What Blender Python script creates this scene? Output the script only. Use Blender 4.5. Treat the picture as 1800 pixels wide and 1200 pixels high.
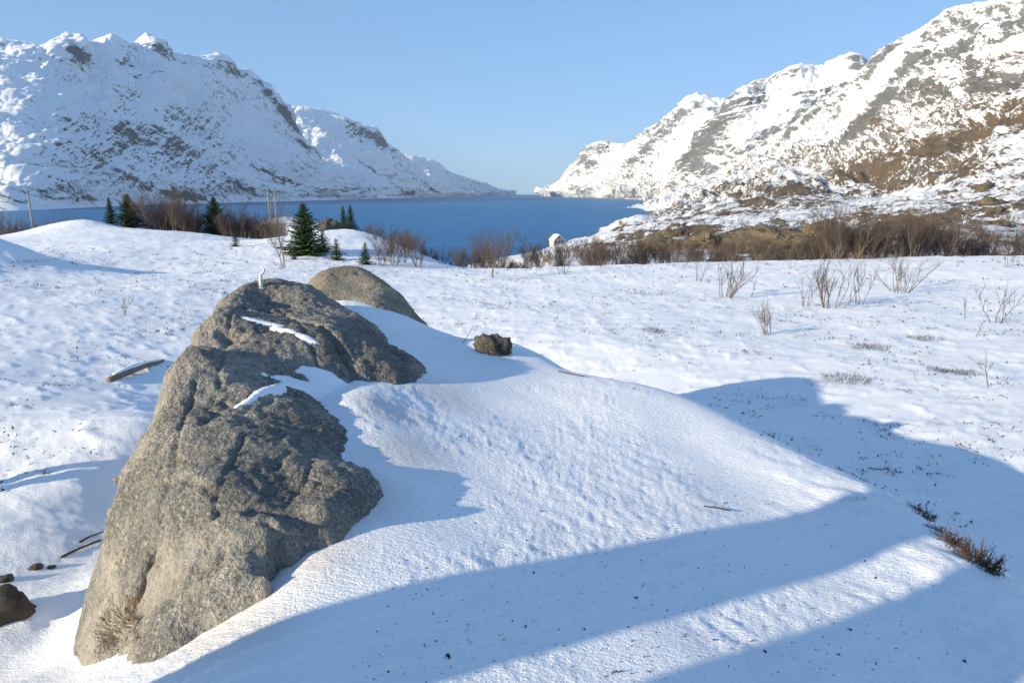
import bpy, math, random
import numpy as np

random.seed(7); np.random.seed(7)
scene = bpy.context.scene
for o in list(bpy.data.objects): bpy.data.objects.remove(o)
COL = scene.collection

# ------------------------------------------------------------------ camera
CZ = 40.0                       # eye height above the fjord
TH = math.atan(260 / 1200)      # pitch below the horizon
ST, CT = math.sin(TH), math.cos(TH)
cam_d = bpy.data.cameras.new('camera'); cam_d.lens = 24; cam_d.sensor_width = 36
cam_d.clip_start = 0.05; cam_d.clip_end = 120000
cam = bpy.data.objects.new('camera', cam_d); COL.objects.link(cam)
cam.location = (0, 0, CZ); cam.rotation_euler = (math.pi / 2 - TH, 0, 0)
scene.camera = cam

# ------------------------------------------------------------------ sky and sun
SUN_AZ, SUN_EL = math.radians(29.5), math.radians(16.5)   # behind-left of the view
to_sun = (-math.cos(SUN_AZ) * math.cos(SUN_EL), -math.sin(SUN_AZ) * math.cos(SUN_EL), math.sin(SUN_EL))
world = bpy.data.worlds.new('World'); scene.world = world; world.use_nodes = True
wn = world.node_tree
bg = wn.nodes['Background']
sky = wn.nodes.new('ShaderNodeTexSky'); sky.sky_type = 'NISHITA'; sky.sun_disc = False
sky.sun_elevation = SUN_EL; sky.sun_rotation = math.atan2(to_sun[0], to_sun[1])
sky.air_density = 1.0; sky.dust_density = 0.0; sky.ozone_density = 4.0; sky.altitude = 3000
# evened and tinted clear winter sky (same treatment over the whole dome)
sg = wn.nodes.new('ShaderNodeGamma'); sg.inputs[1].default_value = 0.42
st_ = wn.nodes.new('ShaderNodeMix'); st_.data_type = 'RGBA'; st_.blend_type = 'MULTIPLY'; st_.inputs[0].default_value = 1.0
st_.inputs[7].default_value = (1.52, 2.16, 2.93, 1)
wn.links.new(sky.outputs[0], sg.inputs[0]); wn.links.new(sg.outputs[0], st_.inputs[6])
wn.links.new(st_.outputs[2], bg.inputs[0]); bg.inputs[1].default_value = 0.10
sl = bpy.data.lights.new('sun', 'SUN'); sl.energy = 5.0; sl.angle = math.radians(0.6); sl.color = (1.0, 0.87, 0.64)
so = bpy.data.objects.new('sun', sl); COL.objects.link(so); so.location = (-20, -15, CZ + 12)
from mathutils import Vector
so.rotation_euler = Vector(to_sun).to_track_quat('Z', 'Y').to_euler()
scene.view_settings.view_transform = 'Standard'; scene.view_settings.look = 'None'
scene.view_settings.exposure = 0.7; scene.view_settings.gamma = 1.0
scene.render.engine = 'CYCLES'
scene.cycles.volume_bounces = 0

# ------------------------------------------------------------------ helpers
def raydir(px, py):
    sx = (np.asarray(px, float) - 900) / 1200; sy = (600 - np.asarray(py, float)) / 1200
    return np.stack(np.broadcast_arrays(sx, CT + sy * ST, -ST + sy * CT), -1)
def at_t(px, py, t):            # point at depth t along the view axis
    return np.array([0, 0, CZ]) + raydir(px, py) * np.asarray(t, float)[..., None]
def at_z(px, py, z):            # point at height z below or above the eye
    d = raydir(px, py); return np.array([0, 0, CZ]) + d * (z / d[..., 2])[..., None]
def py_of(t, z): return 600 - 1200 * (z / t + ST) / CT

rng = np.random.RandomState(11)
PERM = np.tile(rng.permutation(1024), 2).astype(np.int32)
GA = rng.rand(1024) * 2 * np.pi
GX, GY = np.cos(GA), np.sin(GA)
VAL = rng.rand(1024) * 2 - 1
def gnoise(x, y):
    xi = np.floor(x).astype(np.int64); yi = np.floor(y).astype(np.int64)
    xf = x - xi; yf = y - yi
    u = xf ** 3 * (xf * (xf * 6 - 15) + 10); v = yf ** 3 * (yf * (yf * 6 - 15) + 10)
    def g(a, b, fx, fy):
        h = PERM[PERM[a & 1023] + (b & 1023)]
        return GX[h] * fx + GY[h] * fy
    n0 = g(xi, yi, xf, yf) * (1 - u) + g(xi + 1, yi, xf - 1, yf) * u
    n1 = g(xi, yi + 1, xf, yf - 1) * (1 - u) + g(xi + 1, yi + 1, xf - 1, yf - 1) * u
    return (n0 * (1 - v) + n1 * v) * 1.5
def fbm(x, y, oct=4, gain=.5):
    s = 0; a = 1
    for i in range(oct):
        s = s + a * gnoise(x + 17.3 * i, y - 9.1 * i); x = x * 2.03; y = y * 2.03; a *= gain
    return s
def ridged(x, y, oct=4, gain=.5):
    s = 0; a = 1
    for i in range(oct):
        s = s + a * (1 - 2 * np.abs(gnoise(x + 31.7 * i, y + 5.3 * i))); x = x * 2.03; y = y * 2.03; a *= gain
    return s
def vnoise3(p):
    i = np.floor(p).astype(np.int64); f = p - i; f = f * f * (3 - 2 * f)
    r = 0
    for dx in (0, 1):
        for dy in (0, 1):
            for dz in (0, 1):
                h = PERM[PERM[PERM[(i[:, 0] + dx) & 1023] + ((i[:, 1] + dy) & 1023)] + ((i[:, 2] + dz) & 1023)]
                w = (f[:, 0] if dx else 1 - f[:, 0]) * (f[:, 1] if dy else 1 - f[:, 1]) * (f[:, 2] if dz else 1 - f[:, 2])
                r = r + VAL[h] * w
    return r
def fbm3(p, oct=4, gain=.5):
    s = 0; a = 1
    for k in range(oct):
        s = s + a * vnoise3(p + 13.7 * k); p = p * 2.03; a *= gain
    return s
def smooth(a, b, x):
    t = np.clip((x - a) / (b - a), 0, 1); return t * t * (3 - 2 * t)

class TPS:
    def __init__(s, pts, lam=0.0):
        p = np.array(pts, float); s.c = p[:, :2]; n = len(p)
        K = s.k(s.c, s.c) + lam * np.eye(n)
        P = np.hstack([np.ones((n, 1)), s.c]); A = np.zeros((n + 3, n + 3))
        A[:n, :n] = K; A[:n, n:] = P; A[n:, :n] = P.T
        s.w = np.linalg.solve(A, np.concatenate([p[:, 2], np.zeros(3)]))
    def k(s, a, b):
        r2 = ((a[:, None, :] - b[None]) ** 2).sum(-1) + 1e-12
        return .5 * r2 * np.log(r2)
    def __call__(s, x, y):
        q = np.stack([np.ravel(x), np.ravel(y)], -1).astype(float); out = np.empty(len(q)); n = len(s.c)
        for i in range(0, len(q), 40000):
            b = q[i:i + 40000]
            out[i:i + 40000] = s.k(b, s.c) @ s.w[:n] + s.w[n] + b @ s.w[n + 1:]
        return out.reshape(np.shape(x))

def mesh_data(name, V, F, mat, attrs=None, smooth_shade=True):
    V = np.asarray(V, np.float32); F = np.asarray(F, np.int32); k = F.shape[1]
    me = bpy.data.meshes.new(name)
    me.vertices.add(len(V)); me.vertices.foreach_set('co', V.ravel())
    me.loops.add(F.size); me.loops.foreach_set('vertex_index', F.ravel())
    me.polygons.add(len(F)); me.polygons.foreach_set('loop_start', np.arange(0, F.size, k, dtype=np.int32))
    try: me.polygons.foreach_set('loop_total', np.full(len(F), k, np.int32))
    except Exception: pass
    me.polygons.foreach_set('use_smooth', np.full(len(F), smooth_shade, bool))
    for an, av in (attrs or {}).items():
        a = me.attributes.new(an, 'FLOAT', 'POINT'); a.data.foreach_set('value', np.asarray(av, np.float32).ravel())
    me.update(calc_edges=True); me.validate()
    me.materials.append(mat)
    return me
def link(name, data, parent=None, loc=(0, 0, 0), rz=0, sc=1):
    o = bpy.data.objects.new(name, data); COL.objects.link(o)
    if parent is not None: o.parent = parent
    o.location = loc; o.rotation_euler = (0, 0, rz)
    o.scale = sc if hasattr(sc, '__len__') else (sc, sc, sc)
    return o
def tag(o, label, cat, group=None):
    o['label'] = label; o['category'] = cat
    if group: o['group'] = group
    return o
def grid_faces(nu, nv, wrap=False):
    i = np.arange(nu * nv).reshape(nv, nu)
    if wrap:
        i = np.hstack([i, i[:, :1]])
    return np.stack([i[:-1, :-1], i[:-1, 1:], i[1:, 1:], i[1:, :-1]], -1).reshape(-1, 4)

class MB:
    """collects shapes into one mesh"""
    def __init__(s): s.v = []; s.f = []
    def tube(s, pts, rad, n=4):
        pts = [Vector(p) for p in pts]; b = len(s.v); m = len(pts)
        for i, p in enumerate(pts):
            d = (pts[min(i + 1, m - 1)] - pts[max(i - 1, 0)])
            d = d.normalized() if d.length > 1e-9 else Vector((0, 0, 1))
            a = d.cross(Vector((0.31, 0.95, 0.05)));
            if a.length < 1e-3: a = d.cross(Vector((1, 0, 0)))
            a.normalize(); c = d.cross(a)
            r = rad[i] if hasattr(rad, '__len__') else rad
            for k in range(n):
                th = 2 * math.pi * k / n
                s.v.append(p + (a * math.cos(th) + c * math.sin(th)) * r)
        for i in range(m - 1):
            for k in range(n):
                k2 = (k + 1) % n
                s.f.append((b + i * n + k, b + i * n + k2, b + (i + 1) * n + k2, b + (i + 1) * n + k))
        if n == 4:
            s.f.append((b + 3, b + 2, b + 1, b)); e = b + (m - 1) * n; s.f.append((e, e + 1, e + 2, e + 3))
        elif n > 4:
            for base, flip in ((b, True), (b + (m - 1) * n, False)):
                cidx = len(s.v); s.v.append(pts[0] if flip else pts[-1])
                for k in range(n):
                    k2 = (k + 1) % n
                    q = (base + k, base + k2, cidx, cidx)
                    s.f.append((base + k2, base + k, cidx) if flip else (base + k, base + k2, cidx))
    def quad(s, a, b, c, d):
        i = len(s.v); s.v += [Vector(a), Vector(b), Vector(c), Vector(d)]; s.f.append((i, i + 1, i + 2, i + 3))
    def tri(s, a, b, c):
        i = len(s.v); s.v += [Vector(a), Vector(b), Vector(c)]; s.f.append((i, i + 1, i + 2))
    def box(s, x0, x1, y0, y1, z0, z1):
        i = len(s.v)
        for z in (z0, z1):
            for x, y in ((x0, y0), (x1, y0), (x1, y1), (x0, y1)): s.v.append(Vector((x, y, z)))
        for f in ((3, 2, 1, 0), (4, 5, 6, 7), (0, 1, 5, 4), (1, 2, 6, 5), (2, 3, 7, 6), (3, 0, 4, 7)):
            s.f.append(tuple(i + j for j in f))
    def data(s, name, mat, smooth_shade=False):
        me = bpy.data.meshes.new(name); me.from_pydata([tuple(v) for v in s.v], [], s.f); me.materials.append(mat)
        if smooth_shade: me.polygons.foreach_set('use_smooth', [True] * len(me.polygons))
        me.update(); return me

# ------------------------------------------------------------------ materials
class NT:
    def __init__(s, name):
        s.m = bpy.data.materials.new(name); s.m.use_nodes = True; s.t = s.m.node_tree
        s.b = s.t.nodes['Principled BSDF']
    def n(s, typ, **kw):
        x = s.t.nodes.new('ShaderNode' + typ)
        for k, v in kw.items():
            if k in x.inputs.keys() if isinstance(k, str) else False: x.inputs[k].default_value = v
            else: setattr(x, k, v)
        return x
    def l(s, a, b): s.t.links.new(a, b)
    def noise(s, scale, detail=4, rough=.55, vec=None, dist=0):
        x = s.t.nodes.new('ShaderNodeTexNoise'); x.inputs['Scale'].default_value = scale
        x.inputs['Detail'].default_value = detail; x.inputs['Roughness'].default_value = rough
        x.inputs['Distortion'].default_value = dist
        if vec is not None: s.l(vec, x.inputs['Vector'])
        return x.outputs[0]
    def coord(s, scale=(1, 1, 1), rot=(0, 0, 0)):
        g = s.t.nodes.new('ShaderNodeNewGeometry') if False else s.t.nodes.new('ShaderNodeTexCoord')
        mp = s.t.nodes.new('ShaderNodeMapping'); mp.inputs['Scale'].default_value = scale; mp.inputs['Rotation'].default_value = rot
        s.l(g.outputs['Object'], mp.inputs['Vector']); return mp.outputs[0]
    def ramp(s, fac, stops):
        r = s.t.nodes.new('ShaderNodeValToRGB'); e = r.color_ramp.elements
        while len(e) < len(stops): e.new(.5)
        for el, (p, c) in zip(e, stops):
            el.position = p; el.color = (c[0], c[1], c[2], 1) if hasattr(c, '__len__') else (c, c, c, 1)
        s.l(fac, r.inputs[0]); return r.outputs[0]
    def mix(s, fac, a, b, blend='MIX'):
        x = s.t.nodes.new('ShaderNodeMix'); x.data_type = 'RGBA'; x.blend_type = blend
        for v, k in ((fac, 0), (a, 6), (b, 7)):
            if isinstance(v, (int, float)): x.inputs[k].default_value = v if k == 0 else (v, v, v, 1)
            elif isinstance(v, tuple): x.inputs[k].default_value = (*v, 1)
            else: s.l(v, x.inputs[k])
        return x.outputs[2]
    def math(s, op, a, b=0.0, clamp=False):
        x = s.t.nodes.new('ShaderNodeMath'); x.operation = op; x.use_clamp = clamp
        for v, k in ((a, 0), (b, 1)):
            if isinstance(v, (int, float)): x.inputs[k].default_value = v
            else: s.l(v, x.inputs[k])
        return x.outputs[0]
    def attr(s, name):
        a = s.t.nodes.new('ShaderNodeAttribute'); a.attribute_name = name; return a.outputs['Fac']
    def bump(s, h, strength=.5, dist=.02, nrm=None):
        b = s.t.nodes.new('ShaderNodeBump'); b.inputs['Strength'].default_value = strength; b.inputs['Distance'].default_value = dist
        s.l(h, b.inputs['Height'])
        if nrm is not None: s.l(nrm, b.inputs['Normal'])
        return b.outputs[0]
    def out(s, col=None, rough=.8, nrm=None, spec=.3):
        if col is not None:
            if isinstance(col, tuple): s.b.inputs['Base Color'].default_value = (*col, 1)
            else: s.l(col, s.b.inputs['Base Color'])
        if isinstance(rough, (int, float)): s.b.inputs['Roughness'].default_value = rough
        else: s.l(rough, s.b.inputs['Roughness'])
        s.b.inputs['Specular IOR Level'].default_value = spec
        if nrm is not None: s.l(nrm, s.b.inputs['Normal'])
        return s.m

def mat_snow():
    m = NT('snow')
    c = m.coord()
    cs = m.coord((1, 2.6, 1), (0, 0, math.radians(30)))
    speck = m.math('GREATER_THAN', m.noise(9, 3, .6, c), 1.01)
    fine = m.noise(26, 4, .65, cs); grit = m.noise(90, 2, .6, c)
    veg = m.attr('veg')                       # heath poking through thin snow
    vm = m.math('GREATER_THAN', m.math('ADD', m.math('MULTIPLY', m.noise(5.5, 5, .72, c), 1.0), veg), .86)
    dirt = m.ramp(m.noise(1.3, 4, .6, c), [(.35, (.93, .93, .94)), (.75, (.86, .86, .87))])
    vegc = m.ramp(m.noise(14, 3, .6, c), [(.3, (.05, .04, .025)), (.6, (.13, .10, .055)), (.8, (.20, .15, .10))])
    col = m.mix(vm, dirt, vegc)
    ice = m.attr('dirty')
    col = m.mix(m.math('MULTIPLY', ice, .7, True), col, (.50, .43, .37))
    h = m.math('ADD', m.math('MULTIPLY', fine, .7), m.math('MULTIPLY', grit, .3))
    nb = m.bump(h, .7, .024)
    return m.out(col, .62, nb, .25)

def mat_rock(name, base, lichen, dark, scale=1.0, warm=(.30, .24, .17)):
    m = NT(name); c = m.coord()
    n1 = m.noise(3.0 * scale, 5, .62, c); n2 = m.noise(14 * scale, 5, .7, c, .4); n3 = m.noise(55 * scale, 3, .75, c)
    col = m.ramp(n1, [(.32, base), (.5, warm), (.68, base)])
    l = m.ramp(m.math('ADD', m.math('MULTIPLY', n2, .75), m.math('MULTIPLY', m.noise(1.7 * scale, 3, .5, c), .42)), [(.56, 0.0), (.64, 1.0)])
    col = m.mix(m.math('MULTIPLY', l, .75), col, lichen)
    d = m.ramp(m.math('ADD', m.math('MULTIPLY', n3, .72), m.math('MULTIPLY', m.noise(2.2 * scale, 3, .55, c), .45)), [(.57, 0.0), (.64, 1.0)])
    col = m.mix(m.math('MULTIPLY', d, .7), col, dark)
    big = m.ramp(m.noise(1.05 * scale, 4, .6, c, .6), [(.42, 0.0), (.58, 1.0)])
    col = m.mix(m.math('MULTIPLY', big, .48), col, tuple(v * .55 for v in lichen))
    pink = m.ramp(m.noise(1.9 * scale, 3, .5, m.coord((1, 1, 1), (1, 0, 2))), [(.56, 0.0), (.68, 1.0)])
    col = m.mix(m.math('MULTIPLY', pink, .35), col, tuple(min(1, v * 1.35) for v in warm))
    pale = m.ramp(m.noise(38 * scale, 2, .6, c), [(.60, 0.0), (.67, 1.0)])
    col = m.mix(m.math('MULTIPLY', pale, .55), col, (.46, .44, .38))
    fr = m.ramp(m.math('ADD', m.attr('dust'), m.math('MULTIPLY', m.math('SUBTRACT', m.noise(30 * scale, 5, .75, c), .5), 1.7)), [(.46, 0.0), (.56, 1.0)])
    col = m.mix(fr, col, (.86, .87, .88))
    vor = m.n('TexVoronoi'); vor.inputs['Scale'].default_value = 42 * scale; m.l(c, vor.inputs['Vector'])
    h = m.math('ADD', m.math('MULTIPLY', n3, .8), m.math('ADD', m.math('MULTIPLY', n2, .6), m.math('MULTIPLY', vor.outputs['Distance'], .35)))
    return m.out(col, .92, m.bump(h, .9, .03), .15)

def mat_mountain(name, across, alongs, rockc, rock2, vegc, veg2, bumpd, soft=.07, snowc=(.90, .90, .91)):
    """rock ribs and gullies run along the attribute pair sa/sb (metres across and along the ribs)"""
    m = NT(name); c = m.coord()
    def vec(ka, kb):
        x = m.t.nodes.new('ShaderNodeCombineXYZ'); m.l(m.math('MULTIPLY', m.attr('sa'), 1 / ka), x.inputs[0]); m.l(m.math('MULTIPLY', m.attr('sb'), 1 / kb), x.inputs[1]); return x.outputs[0]
    n = m.noise(1, 8, .74, vec(across, alongs)); nf = m.noise(1, 6, .8, vec(across * .28, alongs * .22)); nb = m.noise(1, 4, .7, vec(across * .5, alongs * .5))
    nn = m.math('ADD', m.math('MULTIPLY', m.math('SUBTRACT', n, .5), 2.3), m.math('MULTIPLY', m.math('SUBTRACT', nf, .5), 1.9))
    rm = m.ramp(m.math('ADD', m.attr('rock'), nn), [(.5 - soft, 0.0), (.5 + soft, 1.0)])
    nv = m.math('ADD', m.math('MULTIPLY', m.math('SUBTRACT', m.noise(1, 8, .74, vec(across * 1.3, alongs * .8)), .5), 2.6), m.math('MULTIPLY', m.math('SUBTRACT', nf, .5), 2.2))
    vm = m.ramp(m.math('ADD', m.attr('veg'), nv), [(.42, 0.0), (.58, 1.0)])
    rc = m.mix(nb, rockc, rock2); vc = m.mix(nb, vegc, veg2)
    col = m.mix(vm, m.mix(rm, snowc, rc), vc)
    return m.out(col, .85, m.bump(m.math('ADD', n, m.math('MULTIPLY', nf, .5)), .6, bumpd), .1)

def mat_plain(name, a, b, scale=20, rough=.85, bump=.3, bd=.01, stretch=(1, 1, 1)):
    m = NT(name); c = m.coord(stretch); n = m.noise(scale, 4, .6, c)
    return m.out(m.mix(n, a, b), rough, m.bump(n, bump, bd), .2)

def mat_water():
    m = NT('fjord_water')
    c1 = m.coord((.035, .06, 1)); c2 = m.coord((.25, .4, 1), (0, 0, .5)); c3 = m.coord((.0012, .012, 1), (0, 0, .12))
    w1 = m.noise(1, 4, .6, c1); w2 = m.noise(1, 4, .65, c2)
    h = m.math('ADD', m.math('MULTIPLY', w1, 3.0), m.math('MULTIPLY', w2, 1.0))
    patch = m.ramp(m.noise(1, 4, .55, c3), [(.35, (.010, .12, .30)), (.62, (.014, .15, .36)), (.75, (.04, .21, .46))])
    b = m.bump(h, .9, 2.2)
    return m.out(patch, .38, b, .22)

M = {}
M['snow'] = mat_snow()
M['snowp'] = mat_plain('snow_patch', (.92, .92, .93), (.86, .86, .88), 18, .6, .35, .02)
M['rock'] = mat_rock('granite', (.34, .325, .295), (.235, .235, .21), (.08, .08, .078), 1.0, (.41, .36, .30))
M['rock_tan'] = mat_rock('tan_granite', (.40, .35, .27), (.30, .27, .21), (.09, .085, .07), 1.0, (.47, .39, .28))
M['rock_dark'] = mat_rock('dark_stone', (.12, .115, .10), (.10, .10, .08), (.03, .03, .028), 1.5, (.16, .14, .12))
M['outcrop'] = mat_rock('ochre_rock', (.135, .11, .08), (.10, .085, .06), (.04, .034, .028), .35, (.18, .135, .08))
M['water'] = mat_water()
M['mtn_l'] = mat_mountain('mountain_left_surface', 26, 110, (.06, .065, .075), (.12, .125, .13), (.05, .045, .045), (.09, .08, .075), 5)
M['mtn_r'] = mat_mountain('mountain_right_surface', 16, 60, (.09, .095, .10), (.17, .175, .18), (.075, .055, .04), (.13, .098, .066), 3.5, .07, (.74, .75, .77))  # snow colour lowered to offset the direct sun on these slopes
M['mtn_n'] = mat_mountain('mountain_near_surface', 8, 30, (.09, .093, .095), (.18, .178, .175), (.085, .06, .04), (.15, .112, .075), 2.0, .07, (.74, .75, .77))  # same darkened snow, keeps the sunlit slope from clipping
M['needle'] = mat_plain('spruce_needles', (.03, .065, .022), (.10, .155, .05), 6, .8, 0, .01)
M['needle2'] = mat_plain('young_spruce_needles', (.04, .085, .045), (.095, .145, .075), 8, .8, 0, .01)
M['bark'] = mat_plain('spruce_bark', (.07, .05, .035), (.12, .09, .07), 30, .9, .4, .01)
M['birch'] = mat_plain('birch_stem', (.10, .075, .06), (.24, .20, .17), 12, .85, .2, .01)
M['twig'] = mat_plain('birch_twig', (.085, .06, .05), (.16, .125, .10), 9, .85, 0, .01)
M['scrub'] = mat_plain('far_scrub', (.08, .06, .048), (.16, .125, .10), .4, .9, 0, .01)
M['heather'] = mat_plain('heather', (.035, .022, .014), (.12, .07, .035), 22, .9, 0, .01)
M['moss'] = mat_plain('crowberry', (.03, .028, .018), (.10, .085, .05), 22, .9, 0, .01)
M['grass'] = mat_plain('dry_grass', (.17, .10, .045), (.32, .21, .10), 30, .9, 0, .01)
M['wood'] = mat_plain('weathered_wood', (.16, .12, .085), (.30, .24, .18), 9, .85, .5, .012, (1, 1, .12))
M['pole'] = mat_plain('pole_wood', (.24, .21, .18), (.36, .33, .29), 4, .85, .2, .01)
M['stick'] = mat_plain('stick_bark', (.04, .03, .025), (.10, .08, .06), 30, .9, .3, .004)
M['metal'] = mat_plain('painted_steel', (.62, .61, .57), (.75, .74, .70), 25, .45, .1, .002)
M['wall'] = mat_plain('house_paint', (.42, .39, .34), (.50, .47, .42), 1.5, .7, .1, .01)
M['pane'] = mat_plain('window_glass', (.03, .04, .05), (.05, .06, .07), 2, .15, 0, .01)
M['debris'] = mat_plain('crumbs', (.015, .015, .013), (.05, .045, .035), 40, .9, 0, .01)

# ------------------------------------------------------------------ near snow ground
GP = []                                              # control points of the snow surface, heights from the eye
def gz(px, py, z): p = at_z(px, py, z); GP.append((p[0], p[1], z))
def gt(px, py, t): p = at_t(px, py, t); GP.append((p[0], p[1], p[2] - CZ))
def gx(x, y, z): GP.append((x, y, z))
def on_mound(px, py):
    d = raydir(px, py); t = 1.765 / (-d[2] - .15 * d[0] + .05 * d[1]) if False else 1.765 / (-d[2] - .15 * d[0] + .05 * d[1])
    return d * t
for q in [(440, 1195), (600, 1195), (900, 1195), (1300, 1195), (1700, 1195), (620, 1050), (1000, 1000), (1300, 1000), (1550, 1050),
          (760, 860), (930, 850), (1200, 850), (1400, 880), (860, 720), (1000, 740), (1200, 770), (950, 650)]:
    p = on_mound(*q); gx(*p)
crest = [(1800, 1045), (1700, 965), (1590, 885), (1450, 812), (1270, 722), (1130, 678), (1030, 658), (950, 625), (880, 597)]
cp = [on_mound(*q) for q in crest]
for i, p in enumerate(cp):
    gx(*p)
    a = cp[max(i - 1, 0)]; b = cp[min(i + 1, len(cp) - 1)]
    t = (b - a)[:2]; t /= np.linalg.norm(t); nrm = np.array([t[1], -t[0]])
    if nrm @ np.array([.8, .6]) < 0: nrm = -nrm
    gx(p[0] + nrm[0] * .45, p[1] + nrm[1] * .45, p[2] - .32)
    gx(p[0] + nrm[0] * 1.3, p[1] + nrm[1] * 1.3, p[2] - .95 if p[2] - .95 > -3.1 else -3.05)
    gx(p[0] + nrm[0] * 2.9, p[1] + nrm[1] * 2.9, -3.2)
for p in [(2.9, 1.4, -2.2), (2.4, -.5, -2.15), (0, -.5, -1.75), (0, -3, -2.1), (-2.2, -1, -1.9), (-3.2, 1.2, -2.15), (-2.2, 2.0, -1.9),
          (-8, 3, -2.6), (-8, -6, -2.6), (6, -1, -3.1), (7.5, 3.5, -3.2), (30, -8, -3.3), (-30, -8, -2.5), (-42, 28, -2.4), (48, 18, -3.3),
          (0, -30, -3), (60, 40, -4), (-70, 50, -6), (-90, 0, -4), (90, 0, -4), (0, -90, -4), (-120, 70, -16), (120, 70, -10)]: gx(*p)
# rock foot, left side and the hollow behind
for q in [(60, 1180, -2.3), (150, 1170, -2.15), (60, 1080, -2.45), (100, 950, -2.65), (0, 850, -2.8), (150, 850, -2.75), (250, 745, -2.65),
          (120, 690, -2.85), (200, 600, -2.95), (0, 600, -2.8), (300, 500, -3.0), (0, 510, -2.65), (200, 440, -2.9), (330, 430, -3.0),
          (400, 440, -3.15), (500, 460, -3.4), (640, 455, -3.5), (720, 485, -3.5), (420, 480, -3.2),
          (640, 705, -1.31), (750, 645, -1.33), (690, 600, -1.24), (650, 562, -1.16), (600, 525, -1.07), (562, 516, -1.04), (615, 550, -1.13), (585, 540, -1.09), (700, 556, -1.2), (770, 600, -1.40),
          (560, 1000, -1.52), (690, 820, -1.46), (700, 720, -1.38),
          (1200, 640, -3.3), (1500, 600, -3.35), (1750, 600, -3.3), (1500, 500, -3.45), (1100, 520, -3.5), (1700, 500, -3.4), (1300, 560, -3.4),
          (1800, 800, -3.15), (1560, 760, -3.2), (1450, 690, -3.25), (1800, 680, -3.2), (820, 560, -3.4), (900, 540, -3.4), (1000, 610, -3.3), (760, 505, -3.5)]: gz(*q)
for q in [(-2.75, 3.6, -2.5), (-2.9, 4.6, -2.65), (-3.0, 5.6, -2.8), (-2.8, 6.8, -2.85), (-2.3, 8.6, -3.0), (-1.2, 9.2, -3.1), (.1, 8.6, -3.0), (-2.25, 2.75, -2.2),
          (-1.3, 2.5, -1.75), (-1.8, 3.4, -1.8), (-1.9, 4.6, -1.7), (-1.9, 5.6, -1.5), (-2.1, 6.3, -1.6), (-1.5, 4.9, -1.35)]: gx(*q)
for q in [(60, 405, 52), (100, 392, 54), (150, 386, 55), (200, 397, 55), (260, 404, 54), (330, 408, 53), (410, 418, 52),
          (600, 405, 50), (640, 412, 50), (700, 430, 48), (760, 455, 44), (800, 469, 40), (540, 418, 50), (470, 428, 50),
          (850, 477, 33), (1000, 470, 34), (1200, 465, 35.5), (1400, 458, 36.5), (1600, 452, 38.5), (1800, 450, 39),
          (480, 382, 86), (440, 402, 86), (530, 394, 82), (580, 398, 76),
          (0, 420, 26), (-100, 400, 26), (50, 436, 26), (92, 456, 27), (0, 470, 23.5), (120, 462, 30), (-100, 470, 22)]: gt(*q)
for px, t, z in [(60, 64, -5.5), (150, 68, -5), (260, 66, -5.2), (330, 66, -5.5), (410, 66, -5.6), (470, 66, -5.6), (540, 64, -5.5), (600, 62, -5.2), (640, 62, -5.8), (700, 60, -6.3), (760, 56, -6.8),
                 (800, 50, -6.5), (850, 43, -5.2), (1000, 44, -5.0), (1200, 45, -5.0), (1400, 46, -5.0), (1600, 49, -5.0), (1800, 50, -5.0),
                 (850, 62, -10), (1000, 62, -9.5), (1200, 64, -9.5), (1400, 66, -9.0), (1600, 68, -9), (1800, 70, -9),
                 (480, 110, -10), (250, 110, -13), (600, 110, -13), (850, 110, -20), (1200, 110, -17), (1600, 110, -16),
                 (0, 34, -2.9), (-100, 36, -2.8), (30, 40, -2.9)]:
    d = np.array([(px - 900) / 1200 * t, t * 1.0]); gx(d[0], d[1], z)
S0 = TPS(GP, .0005)

def S_detail(x, y, z):
    r = np.hypot(x, y)
    mound = smooth(-2.5, -2.0, z) * smooth(9.5, 6.5, r)
    e1x, e1y = .87, -.5
    a = (x * e1x + y * e1y); b = (-x * e1y + y * e1x)
    dz = fbm(x * .33, y * .33, 3) * .055 * (1 - mound) * smooth(6, 16, r)
    dz += fbm(x * 1.1 + 4, y * 1.1, 3) * .010 * (1 - .8 * mound)
    dz += fbm(x * 4.4, y * 6.2, 4, .6) * .0062 * smooth(-.35, .5, fbm(x * .35 + 7, y * .35, 3)) * (1 - mound)
    # wind-carved crust on the mound, drawn out down its slope
    crust = fbm(a * 6.5, b * 15, 4, .62)
    dz += mound * ((crust * .0056 + fbm(a * 19, b * 44, 3, .6) * .0022) * (.15 + .85 * smooth(-.25, .45, fbm(x * .9 + 3, y * .9, 3))) + fbm(a * .9, b * 1.5 + 9, 2) * .012)
    sas = smooth(1.2, 2.2, x) * smooth(5.2, 4.2, y) * mound
    dz += sas * (np.clip(ridged(a * 1.9, b * 6.2, 3), -.4, 2) * .014)
    dz += np.clip(ridged(x * .9 + 3, y * 1.4, 3, .55) - .9, 0, 1) * .04 * (1 - mound) * smooth(5, 9, r)
    return dz
def S(x, y):
    x = np.asarray(x, float); y = np.asarray(y, float)
    z = S0(x, y); return CZ + z + S_detail(x, y, z)

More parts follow.
